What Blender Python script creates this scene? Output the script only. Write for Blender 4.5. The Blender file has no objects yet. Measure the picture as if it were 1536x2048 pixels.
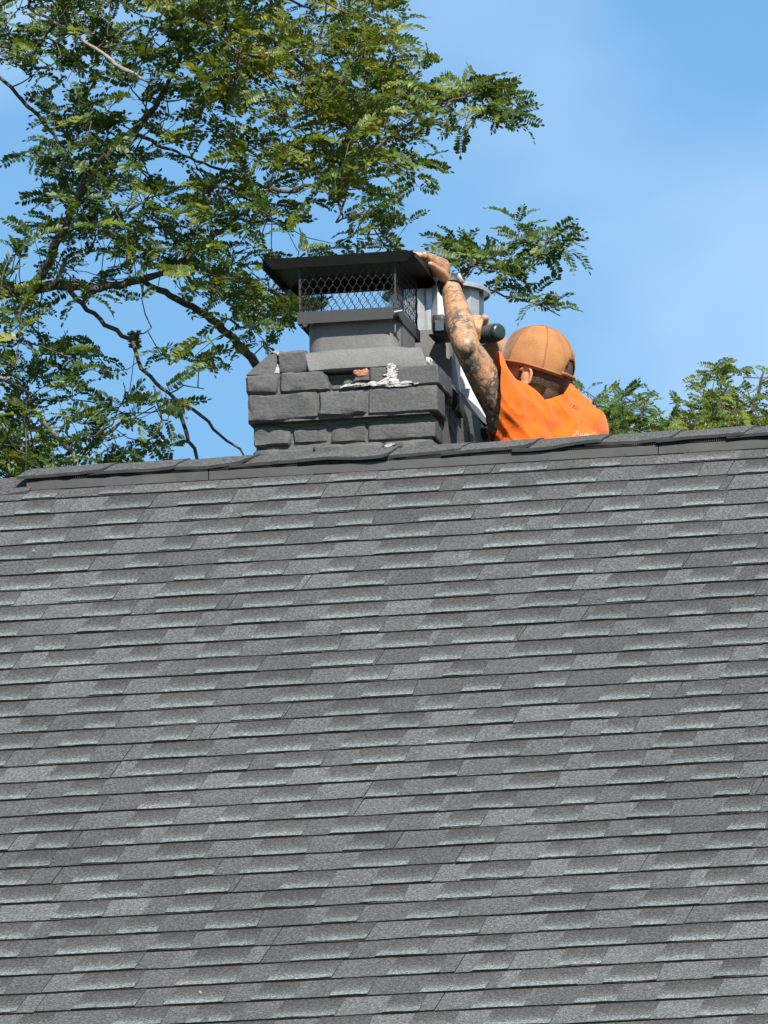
import bpy, bmesh, math, random
import numpy as np
from mathutils import Vector, Matrix, noise
from mathutils.bvhtree import BVHTree
random.seed(7); rng = np.random.default_rng(7)
sc = bpy.context.scene
col = sc.collection
R = math.radians
H = 10.1                                   # ridge height above the ground

# ------------------------------------------------------------------ camera, sky, sun, exposure
cd = bpy.data.cameras.new('camera'); cam = bpy.data.objects.new('camera', cd); col.objects.link(cam)
cr, cu, cf = Vector((.97812, .20781, -.01021)), Vector((.05578, -.21465, .9751)), Vector((-.20045, .95433, .22154))
cloc = Vector((7.69815, -36.21695, 1.55186))
cam.matrix_world = Matrix(((cr.x, cu.x, -cf.x, cloc.x), (cr.y, cu.y, -cf.y, cloc.y), (cr.z, cu.z, -cf.z, cloc.z), (0, 0, 0, 1)))
cd.sensor_fit = 'VERTICAL'; cd.sensor_height = 24; cd.lens = 24 * 28500 / 2048
cd.clip_start = 1; cd.clip_end = 3000
sc.camera = cam

SUN_AZ, SUN_EL = R(28), R(47)              # azimuth to the right of the roof's facing direction (-Y)
sd = Vector((math.sin(SUN_AZ) * math.cos(SUN_EL), -math.cos(SUN_AZ) * math.cos(SUN_EL), math.sin(SUN_EL)))
sl = bpy.data.lights.new('sun', 'SUN'); sun = bpy.data.objects.new('sun', sl); col.objects.link(sun)
sl.energy = 5.0; sl.angle = R(.53); sl.color = (1, .95, .87)
sun.rotation_euler = sd.to_track_quat('Z', 'Y').to_euler(); sun.location = (10, -20, 30)

world = bpy.data.worlds.new('World'); sc.world = world; world.use_nodes = True
wn, wl = world.node_tree.nodes, world.node_tree.links
wn.clear()
wo = wn.new('ShaderNodeOutputWorld'); bg = wn.new('ShaderNodeBackground'); sky = wn.new('ShaderNodeTexSky')
sky.sky_type = 'NISHITA'; sky.sun_disc = False; sky.sun_elevation = SUN_EL
sky.sun_rotation = math.atan2(sd.x, sd.y)
sky.air_density = 1.0; sky.dust_density = .4; sky.ozone_density = 2.2; sky.altitude = 200
bg.inputs['Strength'].default_value = .066
# thin high cloud veils, laid on the sky by direction
tc = wn.new('ShaderNodeTexCoord'); mp = wn.new('ShaderNodeMapping'); nz = wn.new('ShaderNodeTexNoise'); rp = wn.new('ShaderNodeValToRGB')
mp.inputs['Scale'].default_value = (1, 1, 1.5); mp.inputs['Location'].default_value = (0, 0, .0)
nz.inputs['Scale'].default_value = 17; nz.inputs['Detail'].default_value = 4; nz.inputs['Roughness'].default_value = .5
rp.color_ramp.elements[0].position = .42; rp.color_ramp.elements[0].color = (0, 0, 0, 1)
rp.color_ramp.elements[1].position = .72; rp.color_ramp.elements[1].color = (.7, .7, .7, 1)
mx = wn.new('ShaderNodeMix'); mx.data_type = 'RGBA'
hs = wn.new('ShaderNodeHueSaturation'); hs.inputs['Saturation'].default_value = 1.22; hs.inputs['Value'].default_value = 1.0; hs.inputs['Hue'].default_value = .494
wl.new(tc.outputs['Generated'], mp.inputs['Vector']); wl.new(mp.outputs[0], nz.inputs['Vector']); wl.new(nz.outputs['Fac'], rp.inputs['Fac'])
wl.new(rp.outputs['Color'], mx.inputs['Factor']); wl.new(sky.outputs[0], hs.inputs['Color']); wl.new(hs.outputs[0], mx.inputs['A'])
mx.inputs['B'].default_value = (4.8, 6.2, 8.0, 1)
wl.new(mx.outputs['Result'], bg.inputs['Color']); wl.new(bg.outputs[0], wo.inputs['Surface'])
sc.view_settings.view_transform = 'Standard'; sc.view_settings.look = 'None'; sc.view_settings.gamma = 1
sc.view_settings.use_curve_mapping = False; sc.view_settings.exposure = 1.2

# ------------------------------------------------------------------ helpers: materials
class NT:
    def __init__(s, name):
        s.m = bpy.data.materials.new(name); s.m.use_nodes = True
        s.n, s.l = s.m.node_tree.nodes, s.m.node_tree.links
        s.b = s.n['Principled BSDF']; s.out = s.n['Material Output']
    def new(s, t, **kw):
        x = s.n.new(t)
        for k, v in kw.items():
            if k in x.inputs: s.put(x.inputs[k], v)
            else: setattr(x, k, v)
        return x
    def put(s, inp, v):
        if hasattr(v, 'default_value') and hasattr(v, 'is_output'): s.l.new(v, inp)
        else: inp.default_value = v
    def pos(s): return s.new('ShaderNodeNewGeometry').outputs['Position']
    def noise(s, scale, detail=3, rough=.55, vec=None, dist=0.0):
        x = s.new('ShaderNodeTexNoise', Scale=scale, Detail=detail, Roughness=rough, Distortion=dist)
        s.l.new(vec or s.pos(), x.inputs['Vector']); return x.outputs['Fac']
    def ramp(s, fac, stops, interp='LINEAR'):
        x = s.new('ShaderNodeValToRGB'); s.l.new(fac, x.inputs['Fac']); cr_ = x.color_ramp; cr_.interpolation = interp
        while len(cr_.elements) < len(stops): cr_.elements.new(.5)
        for e, (p, c) in zip(cr_.elements, stops):
            e.position = p; e.color = (c, c, c, 1) if not hasattr(c, '__len__') else (*c, 1)
        return x.outputs['Color']
    def mix(s, fac, a, b, mode='MIX'):
        x = s.new('ShaderNodeMix'); x.data_type = 'RGBA'; x.blend_type = mode
        for k, v in (('Factor', fac), ('A', a), ('B', b)):
            i = [q for q in x.inputs if q.name == k and q.enabled][0] if k != 'Factor' else x.inputs[0]
            if k != 'Factor' and hasattr(v, '__len__') and len(v) == 3: v = (*v, 1)
            s.put(i, v)
        return [o for o in x.outputs if o.enabled][0]
    def math(s, op, a, b=0.0):
        x = s.new('ShaderNodeMath'); x.operation = op; s.put(x.inputs[0], a); s.put(x.inputs[1], b); return x.outputs[0]
    def bump(s, h, strength, dist=.01):
        x = s.new('ShaderNodeBump', Strength=strength, Distance=dist); s.l.new(h, x.inputs['Height'])
        s.l.new(x.outputs[0], s.b.inputs['Normal'])
    def attr(s, name): return s.new('ShaderNodeAttribute', attribute_name=name)
    def col(s, v): s.put(s.b.inputs['Base Color'], (*v, 1) if hasattr(v, '__len__') else v)
    def rough(s, v): s.put(s.b.inputs['Roughness'], v)
MAT = {}
def granule(t):                              # mineral granules: salt and pepper plus soft staining
    a = t.noise(135, 3, .85); b = t.noise(380, 1, .6); c = t.noise(2.2, 4, .6)
    g = t.math('ADD', t.math('MULTIPLY', a, .62), t.math('MULTIPLY', b, .38))
    sp = t.ramp(g, [(.36, .25), (.5, .90), (.63, 2.4)])
    st = t.ramp(c, [(.3, .84), (.7, 1.12)])
    return t.mix(1, sp, st, 'MULTIPLY'), g
def mk():
    t = NT('asphalt_shingle'); MAT['shingle'] = t.m
    m, g = granule(t); sh = t.attr('shade').outputs['Color']
    base = t.mix(1, sh, m, 'MULTIPLY'); t.col(base); t.rough(.9); t.b.inputs['Specular IOR Level'].default_value = .25; t.bump(g, .55, .003)
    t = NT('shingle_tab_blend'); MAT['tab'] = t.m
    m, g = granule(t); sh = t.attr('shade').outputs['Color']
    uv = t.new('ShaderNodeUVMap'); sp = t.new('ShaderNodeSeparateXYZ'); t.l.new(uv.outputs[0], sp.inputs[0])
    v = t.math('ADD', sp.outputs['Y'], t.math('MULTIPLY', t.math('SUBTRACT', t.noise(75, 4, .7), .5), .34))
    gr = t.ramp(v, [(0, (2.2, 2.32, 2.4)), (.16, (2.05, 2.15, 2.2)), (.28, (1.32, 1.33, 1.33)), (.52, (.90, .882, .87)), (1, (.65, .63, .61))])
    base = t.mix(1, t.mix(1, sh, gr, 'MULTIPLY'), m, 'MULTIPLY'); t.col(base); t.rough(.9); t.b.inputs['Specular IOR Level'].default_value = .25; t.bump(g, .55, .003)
    t = NT('asphalt_cut_edge'); MAT['edge'] = t.m; t.col((.012, .012, .013)); t.rough(.85)
    t = NT('vent_plastic'); MAT['vent'] = t.m
    t.col(t.ramp(t.noise(14, 5), [(.3, .016), (.7, .036)])); t.rough(.62)
    # dark grey masonry paint
    t = NT('painted_brick'); MAT['paint'] = t.m
    n1 = t.noise(9, 6, .65); n2 = t.noise(120, 4, .65); n3 = t.noise(38, 5, .7, dist=.6)
    c = t.ramp(n1, [(.25, (0.0488, 0.0496, 0.0511)), (.6, (0.0681, 0.0681, 0.0688)), (.8, (0.0866, 0.0866, 0.0866))])
    c = t.mix(1, c, t.ramp(n2, [(.3, .74), (.52, 1.0), (.75, 1.22)]), 'MULTIPLY')
    wv = t.ramp(t.noise(75, 4, .75, dist=1.5), [(.24, .25), (.33, 1)])
    c = t.mix(1, c, wv, 'MULTIPLY')
    t.col(c); t.rough(.72); t.b.inputs['Specular IOR Level'].default_value = .3
    mps = t.new('ShaderNodeMapping'); mps.inputs['Scale'].default_value = (16, 16, 55); t.l.new(t.pos(), mps.inputs[0])
    n4 = t.noise(1.6, 5, .7, vec=mps.outputs[0], dist=.7)
    t.bump(t.math('ADD', t.math('ADD', t.math('MULTIPLY', n3, .5), t.math('MULTIPLY', n4, .32)), t.math('MULTIPLY', n2, .25)), .62, .008)
    t = NT('painted_mortar'); MAT['mortar'] = t.m
    n2 = t.noise(90, 5, .7); t.col(t.ramp(n2, [(.3, .052), (.7, .09)])); t.rough(.8); t.bump(n2, .8, .006)
    t = NT('smooth_painted_flue'); MAT['flue'] = t.m
    n1 = t.noise(18, 5, .6); n2 = t.noise(160, 3, .6)
    t.col(t.mix(1, t.ramp(n1, [(.3, .082), (.7, .106)]), t.ramp(n2, [(.3, .85), (.7, 1.1)]), 'MULTIPLY')); t.rough(.6); t.bump(n2, .25, .003)
    t = NT('bare_orange_brick'); MAT['orange_brick'] = t.m
    n2 = t.noise(110, 4); t.col(t.ramp(n2, [(.3, (0.2516, 0.0888, 0.0481)), (.7, (0.3478, 0.1406, 0.0814))])); t.rough(.9); t.bump(n2, .5, .004)
    t = NT('white_mortar'); MAT['white_mortar'] = t.m
    n2 = t.noise(120, 5, .7); t.col(t.ramp(n2, [(.36, (.06, .06, .06)), (.45, (.34, .33, .31)), (.7, (.52, .51, .49))])); t.rough(.95); t.bump(n2, .9, .008)
    t = NT('tarred_broken_brick'); MAT['tar'] = t.m
    n1 = t.noise(26, 5, .65); n2 = t.noise(120, 4, .7)
    c = t.ramp(n1, [(.4, (.005, .005, .006)), (.6, (.012, .009, .008)), (.72, (.030, .018, .013)), (.85, (.07, .06, .05))])
    t.col(c); t.rough(t.ramp(n2, [(.3, .45), (.7, .8)])); t.bump(n2, .9, .008)
    t = NT('black_powder_coat'); MAT['black'] = t.m
    n1 = t.noise(60, 3); t.col(t.ramp(n1, [(.3, .027), (.7, .033)])); t.rough(.48); t.b.inputs['Specular IOR Level'].default_value = .4
    t = NT('black_sheet_shaded'); MAT['black_lid'] = t.m; n1 = t.noise(60, 3); t.col(t.ramp(n1, [(.3, .010), (.7, .013)])); t.rough(.55); t.b.inputs['Specular IOR Level'].default_value = .2  # same black paint as the flange, darkened to put the lid's shade into the colour
    t = NT('black_wire'); MAT['wire'] = t.m; t.col((.010, .010, .011)); t.rough(.5)
    t = NT('galvanised_steel'); MAT['galv'] = t.m
    vo = t.new('ShaderNodeTexVoronoi', Scale=70.0); t.l.new(t.pos(), vo.inputs['Vector'])
    t.col(t.ramp(vo.outputs['Distance'], [(0, (0.3108, 0.3219, 0.3330)), (.8, (0.3996, 0.4107, 0.4218))])); t.b.inputs['Metallic'].default_value = .55; t.rough(.42)
    t = NT('white_sheet_metal'); MAT['white_metal'] = t.m
    t.col(t.ramp(t.noise(25, 4), [(.3, (0.3996, 0.4070, 0.4144)), (.7, (0.4736, 0.4810, 0.4810))])); t.rough(.5)
    t = NT('bright_steel'); MAT['steel'] = t.m; t.col((.75, .75, .76)); t.b.inputs['Metallic'].default_value = .8; t.rough(.3)
    # skin with tattoo ink on the arm (masked by the 'ink' attribute)
    t = NT('tattooed_skin'); MAT['skin'] = t.m
    n1 = t.noise(35, 4); sk = t.ramp(n1, [(.3, (0.2960, 0.1480, 0.0710)), (.7, (0.3700, 0.2035, 0.1036))])
    P = t.pos()
    wv = t.new('ShaderNodeTexWave', Scale=22.0, Distortion=8.0, Detail=2.0); wv.wave_type = 'RINGS'
    wv.inputs['Detail Scale'].default_value = 1.6
    mpn = t.new('ShaderNodeMapping'); t.l.new(P, mpn.inputs[0]); mpn.inputs['Location'].default_value = (-.29, -.2, -H - .33); t.l.new(mpn.outputs[0], wv.inputs['Vector'])
    lines = t.ramp(wv.outputs['Fac'], [(.40, 0), (.5, 1), (.6, 1), (.7, 0)])
    vo = t.new('ShaderNodeTexVoronoi', Scale=44.0); vo.feature = 'DISTANCE_TO_EDGE'
    dn = t.new('ShaderNodeTexNoise', Scale=30.0, Detail=3.0); t.l.new(P, dn.inputs['Vector'])
    t.l.new(t.mix(.06, P, dn.outputs['Color'], 'ADD'), vo.inputs['Vector'])
    web = t.ramp(vo.outputs['Distance'], [(.0, 1), (.10, .9), (.19, 0)])
    patch = t.ramp(t.noise(28, 4, .55), [(.48, 0), (.58, 1)])
    sw = t.ramp(t.noise(11, 2, .5), [(.45, 0), (.55, 1)])
    pat = t.mix(sw, lines, web)
    pat = t.mix(1, pat, t.mix(1, patch, t.ramp(t.noise(85, 3, .7), [(.35, .35), (.6, .8)]), 'MULTIPLY'), 'LIGHTEN')
    ink = t.mix(1, pat, t.attr('ink').outputs['Color'], 'MULTIPLY')
    ink = t.mix(1, ink, (.98, .98, .98), 'MULTIPLY')
    t.col(t.mix(ink, sk, (.034, .042, .043))); t.rough(.5); t.b.inputs['Subsurface Weight'].default_value = .08
    t.b.inputs['Subsurface Radius'].default_value = (.01, .004, .002); t.b.inputs['Subsurface Scale'].default_value = .4
    t.bump(t.noise(160, 3), .15, .003)
    t = NT('orange_cotton'); MAT['shirt'] = t.m
    n1 = t.noise(900, 2); n2 = t.noise(14, 4)
    t.col(t.mix(1, t.ramp(n2, [(.3, (0.5011, 0.0816, 0.0038)), (.7, (0.5846, 0.1002, 0.0047))]), t.ramp(n1, [(.3, .86), (.7, 1.08)]), 'MULTIPLY'))
    t.rough(.9); t.b.inputs['Sheen Weight'].default_value = .15; t.b.inputs['Specular IOR Level'].default_value = .15
    t.bump(t.math('ADD', t.math('MULTIPLY', n1, .3), t.math('MULTIPLY', t.noise(22, 3, .5, dist=.8), 1.0)), .35, .012)
    t = NT('brown_waxed_cap'); MAT['cap'] = t.m
    n1 = t.noise(420, 2); n2 = t.noise(28, 4, .6)
    t.col(t.mix(1, t.ramp(n2, [(.25, (0.1145, 0.0397, 0.0084)), (.5, (0.1506, 0.0560, 0.0127)), (.75, (0.1867, 0.0753, 0.0205))]), t.ramp(n1, [(.3, .8), (.7, 1.15)]), 'MULTIPLY'))
    t.rough(.62); t.b.inputs['Sheen Weight'].default_value = .2; t.bump(n1, .3, .003)
    t = NT('tan_cap_mesh'); MAT['cap_mesh'] = t.m
    vo = t.new('ShaderNodeTexVoronoi', Scale=600.0); t.l.new(t.pos(), vo.inputs['Vector']); n2 = t.noise(20, 3, .6)
    t.col(t.mix(1, t.ramp(n2, [(.3, (0.2786, 0.1104, 0.0288)), (.7, (0.3554, 0.1536, 0.0461))]), t.ramp(vo.outputs['Distance'], [(.1, 1.08), (.6, .80)]), 'MULTIPLY')); t.rough(.75); t.bump(vo.outputs['Distance'], .5, .003)
    t = NT('cap_seam'); MAT['cap_seam'] = t.m; t.col((.20, .075, .02)); t.rough(.7)
    t = NT('brown_hair'); MAT['hair'] = t.m
    n1 = t.noise(420, 3); t.col(t.ramp(n1, [(.3, (.030, .014, .008)), (.7, (.10, .045, .025))])); t.rough(.6); t.bump(n1, .8, .004)
    t = NT('dark_work_trousers'); MAT['trousers'] = t.m; t.col(t.ramp(t.noise(60, 4), [(.3, .02), (.7, .035)])); t.rough(.9)
    t = NT('boot_leather'); MAT['boot'] = t.m; t.col((.09, .05, .03)); t.rough(.6)
    t = NT('print_white'); MAT['print_white'] = t.m; t.col((.44, .27, .18)); t.rough(.9)
    t = NT('print_dark'); MAT['print_dark'] = t.m; t.col((.10, .022, .006)); t.rough(.9)
    t = NT('green_tool_plastic'); MAT['tool'] = t.m; t.col(t.ramp(t.noise(50, 3), [(.3, (.008, .020, .019)), (.7, (.014, .030, .027))])); t.rough(.38)
    t = NT('black_tool_rubber'); MAT['rubber'] = t.m; t.col((.014, .014, .015)); t.rough(.6)
    t = NT('tool_label'); MAT['label'] = t.m; t.col(t.ramp(t.noise(140, 3), [(.4, (.74, .72, .68)), (.6, (.82, .80, .76))])); t.rough(.6)
    for nm, a, b in (('bark', (.030, .022, .017), (.085, .066, .052)), ('bark_pale', (.12, .098, .078), (.26, .22, .18))):
        t = NT(nm); MAT[nm] = t.m
        n1 = t.noise(40, 5, .7); t.col(t.ramp(n1, [(.3, a), (.7, b)])); t.rough(.9); t.bump(n1, .8, .01)
    t = NT('locust_leaf'); MAT['leaf'] = t.m
    at_ = t.attr('tint').outputs['Color']; rnd = t.new('ShaderNodeObjectInfo').outputs['Random']
    c = t.mix(1, at_, t.ramp(rnd, [(0, .8), (1, 1.2)]), 'MULTIPLY')
    t.col(c); t.rough(.45); t.b.inputs['Specular IOR Level'].default_value = .38
    tr = t.new('ShaderNodeBsdfTranslucent'); t.l.new(t.mix(1, c, (1.25, 1.25, .5), 'MULTIPLY'), tr.inputs['Color'])
    ms = t.new('ShaderNodeMixShader'); ms.inputs[0].default_value = .45
    t.l.new(t.b.outputs[0], ms.inputs[1]); t.l.new(tr.outputs[0], ms.inputs[2]); t.l.new(ms.outputs[0], t.out.inputs['Surface'])
    t = NT('lawn'); MAT['lawn'] = t.m; t.col(t.ramp(t.noise(1.5, 6), [(.3, (.035, .06, .015)), (.7, (.07, .10, .03))])); t.rough(.95)
    t = NT('house_siding'); MAT['siding'] = t.m; t.col((.45, .44, .41)); t.rough(.7)
mk()

# ------------------------------------------------------------------ helpers: objects
ORG = {}
def link(o, parent=None):
    col.objects.link(o)
    if parent is not None:
        o.parent = parent; o.location = -ORG.get(parent.name, Vector((0, 0, 0)))
    return o
def tag(o, label=None, cat=None, group=None, kind=None):
    for k, v in (('label', label), ('category', cat), ('group', group), ('kind', kind)):
        if v: o[k] = v
    return o
def thing(name, loc, label, cat, group=None):
    o = bpy.data.objects.new(name, None); o.empty_display_size = .05; col.objects.link(o); o.location = loc
    ORG[o.name] = Vector(loc); return tag(o, label, cat, group)
class MB:                                    # collects shapes for ONE mesh (world coordinates)
    def __init__(s): s.v = []; s.f = []; s.mi = []
    def add(s, vs, fs, mi=0):
        n = len(s.v); s.v += [tuple(p) for p in vs]; s.f += [tuple(i + n for i in f) for f in fs]; s.mi += [mi] * len(fs); return s
    def box(s, a, b, mi=0):
        x0, y0, z0 = a; x1, y1, z1 = b
        return s.add([(x0, y0, z0), (x1, y0, z0), (x1, y1, z0), (x0, y1, z0), (x0, y0, z1), (x1, y0, z1), (x1, y1, z1), (x0, y1, z1)],
                     [(0, 3, 2, 1), (4, 5, 6, 7), (0, 1, 5, 4), (1, 2, 6, 5), (2, 3, 7, 6), (3, 0, 4, 7)], mi)
    def slab(s, quad, th, mi=0):             # quad of points, given thickness along its normal
        q = [Vector(p) for p in quad]; n = (q[1] - q[0]).cross(q[3] - q[0]).normalized() * th
        return s.add(q + [p - n for p in q], [(0, 1, 2, 3), (7, 6, 5, 4), (0, 4, 5, 1), (1, 5, 6, 2), (2, 6, 7, 3), (3, 7, 4, 0)], mi)
    def tube(s, pts, rad, n=6, cap=True, mi=0):
        pts = [Vector(p) for p in pts]; rad = rad if hasattr(rad, '__len__') else [rad] * len(pts)
        up = Vector((.31, .17, .93)); vs = []; fs = []
        for i, p in enumerate(pts):
            d = (pts[min(i + 1, len(pts) - 1)] - pts[max(i - 1, 0)]).normalized()
            a = d.cross(up)
            if a.length < .05: a = d.cross(Vector((1, 0, 0)))
            a.normalize(); b = d.cross(a)
            for k in range(n):
                t = 2 * math.pi * k / n; vs.append(p + (a * math.cos(t) + b * math.sin(t)) * rad[i])
        for i in range(len(pts) - 1):
            for k in range(n): fs.append((i * n + k, i * n + (k + 1) % n, (i + 1) * n + (k + 1) % n, (i + 1) * n + k))
        if cap: fs += [tuple(range(n))[::-1], tuple(range((len(pts) - 1) * n, len(pts) * n))]
        return s.add(vs, fs, mi)
    def lathe(s, prof, c=(0, 0, 0), ax=(0, 0, 1), n=24, mi=0):
        ax = Vector(ax).normalized(); a = ax.cross(Vector((.2, .9, .1)) if abs(ax.y) < .9 else Vector((1, 0, 0))).normalized(); b = ax.cross(a); c = Vector(c); vs = []; fs = []
        for (r, z) in prof:
            for k in range(n):
                t = 2 * math.pi * k / n; vs.append(c + ax * z + (a * math.cos(t) + b * math.sin(t)) * r)
        for i in range(len(prof) - 1):
            for k in range(n): fs.append((i * n + k, i * n + (k + 1) % n, (i + 1) * n + (k + 1) % n, (i + 1) * n + k))
        return s.add(vs, fs, mi)
    def ball(s, c, r, rot=None, n=16, m=10):
        r = r if hasattr(r, '__len__') else (r, r, r); c = Vector(c); vs = []; fs = []
        for i in range(m + 1):
            ph = math.pi * (i / m - .5)
            for k in range(n):
                t = 2 * math.pi * k / n; p = Vector((r[0] * math.cos(ph) * math.cos(t), r[1] * math.cos(ph) * math.sin(t), r[2] * math.sin(ph)))
                vs.append(c + (rot @ p if rot else p))
        for i in range(m):
            for k in range(n): fs.append((i * n + k, i * n + (k + 1) % n, (i + 1) * n + (k + 1) % n, (i + 1) * n + k))
        return s.add(vs, fs)
    def capsule(s, p0, p1, r0, r1, n=14, sq=1.0, wide=None):  # tapered capsule; sq flattens across 'wide'
        p0, p1 = Vector(p0), Vector(p1); d = (p1 - p0); L = d.length; d.normalize()
        a = (Vector(wide) if wide else d.cross(Vector((.13, .2, .95)))); a = (a - d * a.dot(d)).normalized(); b = d.cross(a); vs = []; fs = []; rings = []
        for i in range(5): t = math.pi / 2 * (i / 5 - 1); rings.append((-r0 * -math.sin(t), r0 * math.cos(t)))
        for i in range(5): rings.append((L * i / 4, r0 + (r1 - r0) * i / 4))
        for i in range(1, 6): t = math.pi / 2 * i / 5; rings.append((L + r1 * math.sin(t), r1 * math.cos(t)))
        for z, r in rings:
            r = max(r, 1e-4)
            for k in range(n):
                t = 2 * math.pi * k / n; vs.append(p0 + d * z + a * math.cos(t) * r + b * math.sin(t) * r * sq)
        for i in range(len(rings) - 1):
            for k in range(n): fs.append((i * n + k, i * n + (k + 1) % n, (i + 1) * n + (k + 1) % n, (i + 1) * n + k))
        fs += [tuple(range(n))[::-1], tuple(range((len(rings) - 1) * n, len(rings) * n))]
        return s.add(vs, fs)
    def mesh(s, name, mats, smooth=False):
        me = bpy.data.meshes.new(name); me.from_pydata(s.v, [], s.f)
        for m in (mats if isinstance(mats, (list, tuple)) else [mats]): me.materials.append(MAT[m])
        if any(s.mi): me.polygons.foreach_set('material_index', s.mi)
        if smooth: me.polygons.foreach_set('use_smooth', [True] * len(s.f))
        me.update(); return me
    def build(s, name, mats, parent=None, smooth=False):
        return link(bpy.data.objects.new(name, s.mesh(name, mats, smooth)), parent)
def fix_normals(me):
    bm = bmesh.new(); bm.from_mesh(me); bmesh.ops.recalc_face_normals(bm, faces=bm.faces); bm.to_mesh(me); bm.free()
def rough_block(a, b, amp=.0022, rnd=.004, div=.022, seed=0, chip=None):
    """a box with worn, rounded, uneven faces; returns an MB"""
    a, b = Vector(a), Vector(b); s = b - a; n = [max(2, min(9, int(round(s[i] / div)))) for i in range(3)]
    n = [q + 2 for q in n]
    def fr(L, q, m):
        if q == 0: return 0
        if q == m: return L
        e = min(rnd * 1.3, L * .3); return e + (L - 2 * e) * (q - 1) / (m - 2)
    mb = MB(); idx = {}
    off = Vector((seed * 3.17, seed * 1.7, seed * .77))
    def vid(i, j, k):
        if (i, j, k) in idx: return idx[(i, j, k)]
        p = Vector([a[m] + fr(s[m], q, n[m]) for m, q in enumerate((i, j, k))]); o = Vector((0, 0, 0))
        ext = [(-1 if q == 0 else 1 if q == n[m] else 0) for m, q in enumerate((i, j, k))]
        c = sum(1 for e in ext if e)
        if c >= 2:
            for m in range(3): o[m] -= ext[m] * rnd * (.75 if c == 2 else 1.1) * (.6 + .8 * abs(noise.noise(p * 37 + off)))
        nv = noise.noise_vector(p * 26 + off); n2 = noise.noise_vector(p * 75 + off)
        p2 = p + o + nv * amp + n2 * amp * .6
        if chip: p2 = chip(p2)
        mb.v.append(tuple(p2)); idx[(i, j, k)] = len(mb.v) - 1; return idx[(i, j, k)]
    for ax in range(3):
        u, w = (ax + 1) % 3, (ax + 2) % 3
        for side in (0, n[ax]):
            for i in range(n[u]):
                for j in range(n[w]):
                    q = []
                    for (di, dj) in ((0, 0), (1, 0), (1, 1), (0, 1)):
                        t = [0, 0, 0]; t[ax] = side; t[u] = i + di; t[w] = j + dj; q.append(vid(*t))
                    mb.f.append(tuple(q if side else q[::-1])); mb.mi.append(0)
    return mb

# ------------------------------------------------------------------ ground
g = MB().add([(-1500, -1500, 0), (1500, -1500, 0), (1500, 1500, 0), (-1500, 1500, 0)], [(0, 1, 2, 3)]).build('ground', 'lawn'); tag(g, kind='structure')

# ------------------------------------------------------------------ house: walls, roof, shingles, ridge
PITCH = R(29); cp, sp_ = math.cos(PITCH), math.sin(PITCH)
house = thing('house', (0, 0, 0), 'house with grey laminated asphalt shingle roof and dark painted brick chimney', 'house')
XL, XR, EAVE = -6.0, 7.0, 6.4
ey, ez = EAVE * cp, H - EAVE * sp_
mb = MB()
for s in (-1, 1):
    q = [(XL, 0, H - .012), (XR, 0, H - .012), (XR, s * ey, ez - .012), (XL, s * ey, ez - .012)]
    mb.slab(q if s < 0 else [q[1], q[0], q[3], q[2]], -.14 if False else .0, 0) if False else None
top = [(XL, -ey, ez - .012), (XR, -ey, ez - .012), (XR, 0, H - .012), (XL, 0, H - .012), (XL, ey, ez - .012), (XR, ey, ez - .012)]
low = [(x, y, z - .16) for x, y, z in top]
mb.add(top + low, [(0, 1, 2, 3), (3, 2, 5, 4), (7, 6, 9, 8), (8, 9, 10, 11), (0, 6, 7, 1), (4, 5, 11, 10), (0, 3, 9, 6), (3, 4, 10, 9), (2, 1, 7, 8), (5, 2, 8, 11)])
roof = mb.build('roof', 'shingle', house)
def shade_attr(me, vals):                   # one value per polygon
    a = me.color_attributes.new('shade', 'FLOAT_COLOR', 'CORNER'); out = []
    for p, v in zip(me.polygons, vals): out += [v * .382, v * .396, v * .395, 1] * p.loop_total
    a.data.foreach_set('color', out)
shade_attr(roof.data, [.12] * len(roof.data.polygons))
tag(roof, 'grey shingle roof slope facing the camera')
wz = H - (ey - .45) * math.tan(PITCH) - .2
MB().add([(XL + .4, -ey + .45, 0), (XR - .4, -ey + .45, 0), (XR - .4, ey - .45, 0), (XL + .4, ey - .45, 0),
          (XL + .4, -ey + .45, wz), (XR - .4, -ey + .45, wz), (XR - .4, ey - .45, wz), (XL + .4, ey - .45, wz), (XL + .4, 0, H - .2), (XR - .4, 0, H - .2)],
         [(0, 1, 5, 4), (2, 3, 7, 6), (1, 2, 6, 9, 5), (3, 0, 4, 8, 7)]).build('wall', 'siding', house)

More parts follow.
